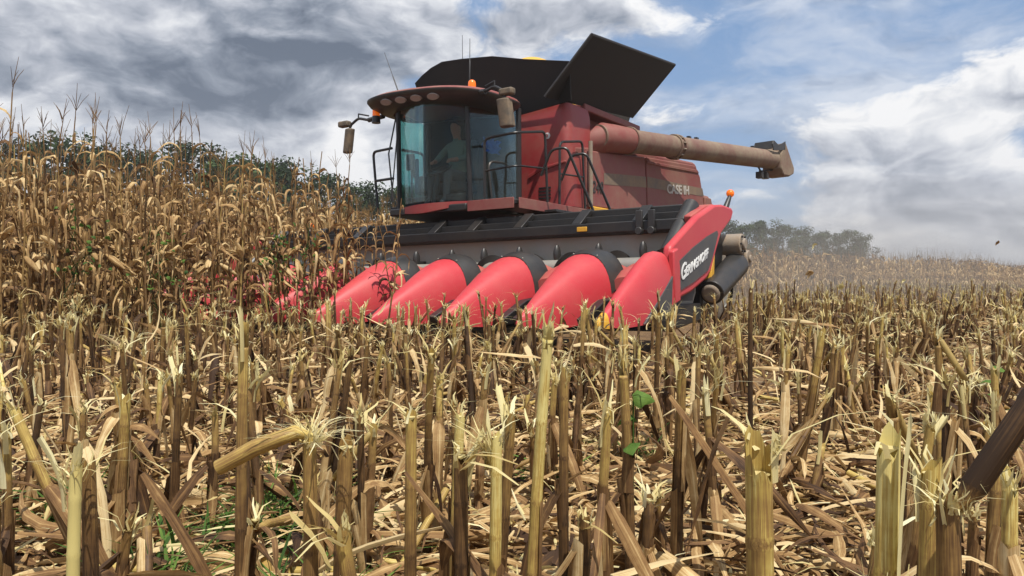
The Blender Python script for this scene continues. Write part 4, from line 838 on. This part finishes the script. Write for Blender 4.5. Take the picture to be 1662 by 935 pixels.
# ------------------------------------------------------------------ leaf litter
def litter():
    LV = [leaf(rng, rng.uniform(.12, .5), rng.uniform(.010, .034), rng.uniform(-.05, .3), rng.uniform(.1, .6), rng.normal(0, 1.4), 6, .16, curl=rng.normal(0, .7)) for _ in range(30)]
    BV = [leaf(rng, rng.uniform(.03, .12), rng.uniform(.003, .012), rng.uniform(-.1, .3), .3, rng.normal(0, 1), 3, .3, mat=m_) for _ in range(8) for m_ in (0, 1)]
    SV = [a_tube([(-.5*l, 0, 0), (0, 0, rng.normal(0, .01)), (.5*l, 0, 0)], r_, 6, rng.uniform(.2, .9), 2) for l, r_ in [(rng.uniform(.1, .45), rng.uniform(.008, .013)) for _ in range(8)]]
    ALL = LV+BV+SV; inst = []
    def spots(n, d0, d1, idx, zmax, tl, sc=(1, 1)):
        c = 0
        while c < n:
            y = math.sqrt(rng.uniform(d0*d0, d1*d1)); x = rng.uniform(-.75, .75)*y; u, v = wf(x, y)
            if u < -.6 or (u < 4.4 and .3 < v < 10): c += 1; continue
            inst.append((int(rng.choice(idx)), xf(x, y, abs(rng.normal(0, zmax))+.005, rng.uniform(0, 6.28), rng.normal(0, tl), rng.normal(0, tl), rng.uniform(*sc)), rng.normal(0, .15))); c += 1
    a, b, c_ = list(range(len(LV))), list(range(len(LV), len(LV)+len(BV))), list(range(len(LV)+len(BV), len(ALL)))
    spots(6500, .7, 4.5, a, .05, .22); spots(9000, .7, 4.5, b, .06, .4); spots(160, .9, 5, c_, .05, .25)
    spots(4500, 4.5, 12, a, .09, .35, (.9, 1.2)); spots(4500, 4.5, 13, b, .12, .5, (1, 1.8)); spots(200, 4.5, 12, c_, .1, .4); spots(3500, 12, 34, a, .14, .4, (1.1, 1.7))
    tag(obj('leaf_litter', to_mesh('leaf_litter', merge(ALL, inst), ['dry_leaf', 'pith', 'stem'])), 'mat of shredded dry corn leaves and chaff on the ground', 'leaf litter', kind='stuff')
    # torn leaves and chaff caught at the height of the stubble tops
    inst = []; 
    for _ in range(2600):
        y = math.sqrt(rng.uniform(2.2**2, 16**2)); x = rng.uniform(-.75, .75)*y; u, v = wf(x, y)
        if u < -.3 or (u < 4.4 and .1 < v < 10.5): continue
        inst.append((int(rng.choice(a+b+b)), xf(x, y, rng.uniform(.12, .46), rng.uniform(0, 6.28), rng.normal(0, .8), rng.normal(0, .8), rng.uniform(.5, .9)), rng.normal(.15, .15)))
    tag(obj('caught_chaff', to_mesh('caught_chaff', merge(ALL, inst), ['dry_leaf', 'pith', 'stem'])), 'torn leaf pieces caught between the stubble stalks', 'chaff', kind='stuff')
    # big fallen leaves one can pick out near the camera
    FM = [to_mesh('fallen_leaf', leaf(rng, rng.uniform(.3, .55), rng.uniform(.03, .05), rng.uniform(-.05, .35), rng.uniform(.2, .8), rng.normal(0, 1.2), 10, .13, curl=rng.normal(0, .6)), ['dry_leaf']) for _ in range(10)]
    for _ in range(90):
        y = rng.uniform(1.0, 3.4); x = rng.uniform(-.66, .66)*y; o = obj('fallen_leaf', FM[int(rng.integers(10))]); o.matrix_world = m4(xf(x, y, rng.uniform(.02, .08), rng.uniform(0, 6.28), rng.normal(0, .2), rng.normal(0, .15), rng.uniform(.7, 1.1)))
        tag(o, 'long curled dry corn leaf lying on the litter in the foreground', 'leaf', 'large fallen leaves in the foreground')
    for px, d, z, L, W, up, dr, rz, lab in ((655, 1.25, .47, .58, .030, -.9, .05, -.1, 'long folded brown leaf slanting down from a stalk in the centre foreground'), (1085, 1.75, .52, .62, .034, -.95, .05, .1, 'long brown leaf sweeping down to the right below the end divider'), (230, 1.45, .42, .48, .042, -1.0, .1, .1, 'broad dark brown leaf slanting down at left'), (1190, 1.6, .52, .34, .03, -1.2, .1, 2.8, 'narrow yellow leaf hanging to the left, right of centre'), (1150, 1.35, .24, .42, .042, .1, .9, 3.5, 'arched brown leaf low on the ground right of centre')):
        o = obj('bent_leaf', to_mesh('bent_leaf', leaf(np.random.default_rng(int(px)), L, W, up, dr, .5, 10, .07, tint=.45), ['dry_leaf'])); o.matrix_world = m4(xf(px2(px, d), d, z, rz)); tag(o, lab, 'leaf')
    # green weeds low between the rows
    inst = []; GV = [cat([place(leaf(rng, rng.uniform(.08, .2), rng.uniform(.004, .009), rng.uniform(.7, 1.4), rng.uniform(.4, 1.4), 0, 4, .1), xf(rng.normal(0, .02), rng.normal(0, .02), 0, rng.uniform(0, 6.28))) for _ in range(22)]) for _ in range(5)]
    for px, d, n in ((150, 2.4, 5), (260, 2.0, 7), (250, 1.7, 6), (430, 2.3, 8), (480, 1.7, 8), (460, 2.6, 5), (540, 2.1, 4), (1600, 3.6, 6), (1640, 3.9, 5), (1020, 3.2, 3), (900, 2.9, 2)):
        for _ in range(n): inst.append((int(rng.integers(5)), xf(px2(px, d)+rng.normal(0, .05), d+rng.normal(0, .07), 0, rng.uniform(0, 6.28), 0, 0, rng.uniform(.8, 1.7)), rng.normal(0, .1)))
    tag(obj('grass_weeds', to_mesh('grass_weeds', merge(GV, inst), ['green_weed'])), 'tufts of thin green grass growing between the stubble rows', 'grass', kind='stuff')
    for px, py, d, lab in ((1028, 650, 1.7, 'single heart-shaped green leaf on a stalk right of centre'), (1612, 600, 3.0, 'small green weed leaf near the right edge')):
        e = obj('weed_sprig', None); e.location = (px2(px, d), d, 0); tag(e, lab, 'weed'); z = .78-(py-457)/1256*d
        obj('stem', to_mesh('stem', a_tube([(.01, 0, 0), (.0, 0, z*.5), (0, 0, z)], .002, 4, .4), ['green_weed']), e)
        for s in range(3): o = obj('leaf', to_mesh('leaf', leaf(rng, .05, .045, .2, .6, 0, 4, .05, tint=.7), ['green_weed']), e); o.matrix_basis = m4(xf(0, 0, z-.05*s, 2.2*s, .4, 0))
    # chaff thrown up by the machine
    for px, py, d, L, W, m_, lab in ((1622, 393, 9, .07, .035, 'dry_leaf', 'small reddish husk scrap flying high at far right'), (1326, 396, 8, .09, .02, 'pith', 'thin pale leaf scrap flying before the distant trees'), (1320, 442, 8, .10, .06, 'dry_leaf', 'tan husk tuft flying before the far corn'), (1470, 455, 8, .10, .03, 'pith', 'pale leaf scrap flying low over the stubble at right'), (1370, 465, 8, .09, .07, 'pith', 'round pale husk flying just above the stubble')):
        x, y = px2(px, d), d; o = obj('flying_husk', to_mesh('flying_husk', cat([place(leaf(rng, L, W, .3, 1.0, .5, 4, .2, tint=.6), xf(0, 0, 0, q)) for q in (0, .5)]), [m_])); o.matrix_world = m4(xf(x, y, .78+(457-py)/1256*d, rng.uniform(0, 3), .5, .6)); tag(o, lab, 'husk')
litter()

# ------------------------------------------------------------------ trees
def tree_mesh(seed, nleaf, h=12., w=4.5, size=.30):
    r = np.random.default_rng(seed); nb = 46; cs = []
    for _ in range(nb):
        z = r.uniform(.18, 1.0); wr = w*(1-.75*abs(z-.52)**1.5*1.8)*r.uniform(.3, .95); a = r.uniform(0, 6.28); cs.append((wr*math.cos(a)*.85, wr*math.sin(a)*.85, z*h*.93, r.uniform(.7, 1.55)))
    cs = np.array(cs); k = r.integers(nb, size=nleaf); d = r.normal(size=(nleaf, 3)); d /= np.linalg.norm(d, axis=1)[:, None]; c = cs[k, :3]+d*cs[k, 3:4]*(r.uniform(.25, 1.12, (nleaf, 1))**.6)*[1, 1, .8]
    n1 = d+r.normal(0, .5, (nleaf, 3)); n1 /= np.linalg.norm(n1, axis=1)[:, None]; a = np.cross(n1, r.normal(size=(nleaf, 3))); a /= np.linalg.norm(a, axis=1)[:, None]; b = np.cross(n1, a)
    s = size*r.uniform(.5, 1.2, (nleaf, 1)); V = np.stack([c-a*s*.6, c-b*s*.35+n1*s*.1, c+a*s*.6, c+b*s*.35], 1).reshape(-1, 3); F = np.arange(nleaf*4).reshape(-1, 4); tn = np.repeat(np.clip(r.uniform(.1, .7, nb)[k]+r.normal(0, .15, nleaf), 0, 1), 4); tn = np.stack([tn, tn], 1)
    crown = to_mesh('crown', (V, F, tn, np.zeros(nleaf, int)), ['tree_leaf'], smooth=False)
    it = [a_tube([(0, 0, -.1), (.1, 0, h*.25), (.15, .1, h*.5), (.1, .1, h*.8)], [.26, .2, .14, .04], 8, .5)]
    for q in range(9): z0 = h*r.uniform(.2, .6); e = cs[r.integers(nb), :3]; it.append(a_tube([(.1, 0, z0), tuple((np.array([.1, 0, z0])+e)/2+[0, 0, .3]), tuple(e)], [.09, .06, .02], 5, .5))
    return crown, to_mesh('trunk', cat(it), ['bark'])
def trees():
    TM = [tree_mesh(s, 7000) for s in (1, 2, 3, 4)]
    def tree(px, top, D, i, lab, grp, ws=1.):
        h = .78+(457-top)/1256*D; e = obj('tree', None); e.location = ((px-831)/1256*D, D, 0); s = h/12.6; e.scale = (s*ws, s*ws, s); e.rotation_euler[2] = i*1.7; tag(e, lab, 'tree', grp); c, t = TM[i % 4]; obj('trunk', t, e); obj('crown', c, e)
    L = [(-60, 200, 62), (20, 207, 66), (105, 204, 60), (185, 222, 72), (240, 235, 64), (318, 214, 66), (375, 238, 60), (425, 240, 70), (475, 258, 66), (530, 268, 74), (585, 284, 70), (640, 285, 76), (700, 290, 80), (760, 290, 84)]
    ORD = ['leftmost', 'second', 'third', 'fourth', 'fifth', 'sixth', 'seventh', 'eighth', 'ninth', 'tenth', 'eleventh', 'twelfth', 'thirteenth', 'fourteenth']
    nth = lambda i: ORD[i] if i == 0 else ORD[i]+' from the left'
    for i, (px, top, D) in enumerate(L): tree(px, top, D, i, 'dark green tree behind the standing corn, '+nth(i)+' of that wood', 'trees behind the standing corn', 1.15)
    Rr = [(1180, 352, 118), (1212, 352, 120), (1243, 349, 124), (1272, 357, 118), (1300, 362, 126), (1326, 368, 120), (1352, 372, 122), (1376, 366, 126), (1396, 374, 120)]
    for i, (px, top, D) in enumerate(Rr): tree(px, top, D, i+2, 'hazy green tree behind the far corn, '+nth(i)+' in the right-hand grove', 'trees in the right-hand grove', 1.0)
    o = tree  # a distant low rise of woods at the right horizon
    for i, (px, top) in enumerate(((1640, 434), (1665, 431), (1690, 432))): tree(px, top, 330, i, ['leftmost', 'middle', 'rightmost'][i]+' far-off tree on the right horizon', 'far-off trees on the horizon', 1.8)
trees()

# ------------------------------------------------------------------ dusty air
def haze():
    def vol(name, lo, hi, dens, c, lab, noise=False):
        b = Buf(); b.box(lo[0], hi[0], lo[1], hi[1], lo[2], hi[2]); me = bpy.data.meshes.new(name); me.from_pydata(b.v, [], b.f); o = obj(name, me)
        m = bpy.data.materials.new(name); m.use_nodes = True; t = NT(m.node_tree); t.n.remove(t.n['Principled BSDF']); pv = t.node('ShaderNodeVolumePrincipled'); pv.inputs['Color'].default_value = (*c, 1); pv.inputs['Density'].default_value = dens; pv.inputs['Anisotropy'].default_value = .3
        t.l.new(pv.outputs[0], t.n['Material Output'].inputs['Volume']); me.materials.append(m); tag(o, lab, 'haze', kind='stuff'); return t, pv
    def puff(cx, cy, cz, rx, ry, rz, dens, lab):
        b = Buf(); b.ball((0, 0, 0), 1, 24, 14, (rx, ry, rz)); me = bpy.data.meshes.new('dust_cloud'); me.from_pydata(b.v, [], b.f); o = obj('dust_cloud', me); o.location = (cx, cy, cz); o.rotation_euler[2] = -PHI
        m = bpy.data.materials.new('dust'); m.use_nodes = True; t = NT(m.node_tree); t.n.remove(t.n['Principled BSDF']); pv = t.node('ShaderNodeVolumePrincipled'); pv.inputs['Color'].default_value = (.78, .70, .61, 1); pv.inputs['Density'].default_value = dens; pv.inputs['Anisotropy'].default_value = .2
        t.l.new(pv.outputs[0], t.n['Material Output'].inputs['Volume']); me.materials.append(m); tag(o, lab, 'dust', kind='stuff')
    puff(9.0, 20, 1.1, 6, 4.5, 2.4, .024, 'thin brown dust drifting behind the header end')
    puff(7.2, 17.5, .7, 3.2, 4, 1.6, .026, 'low brown dust beside the rear of the machine')
    puff(17, 29, 1.2, 10, 5, 2.8, .012, 'dust drifting over the far stubble')
    vol('haze', (-700, -40, -1.5), (900, 700, 26), .0009, (.86, .84, .82), 'thin dusty haze over the field')
haze()
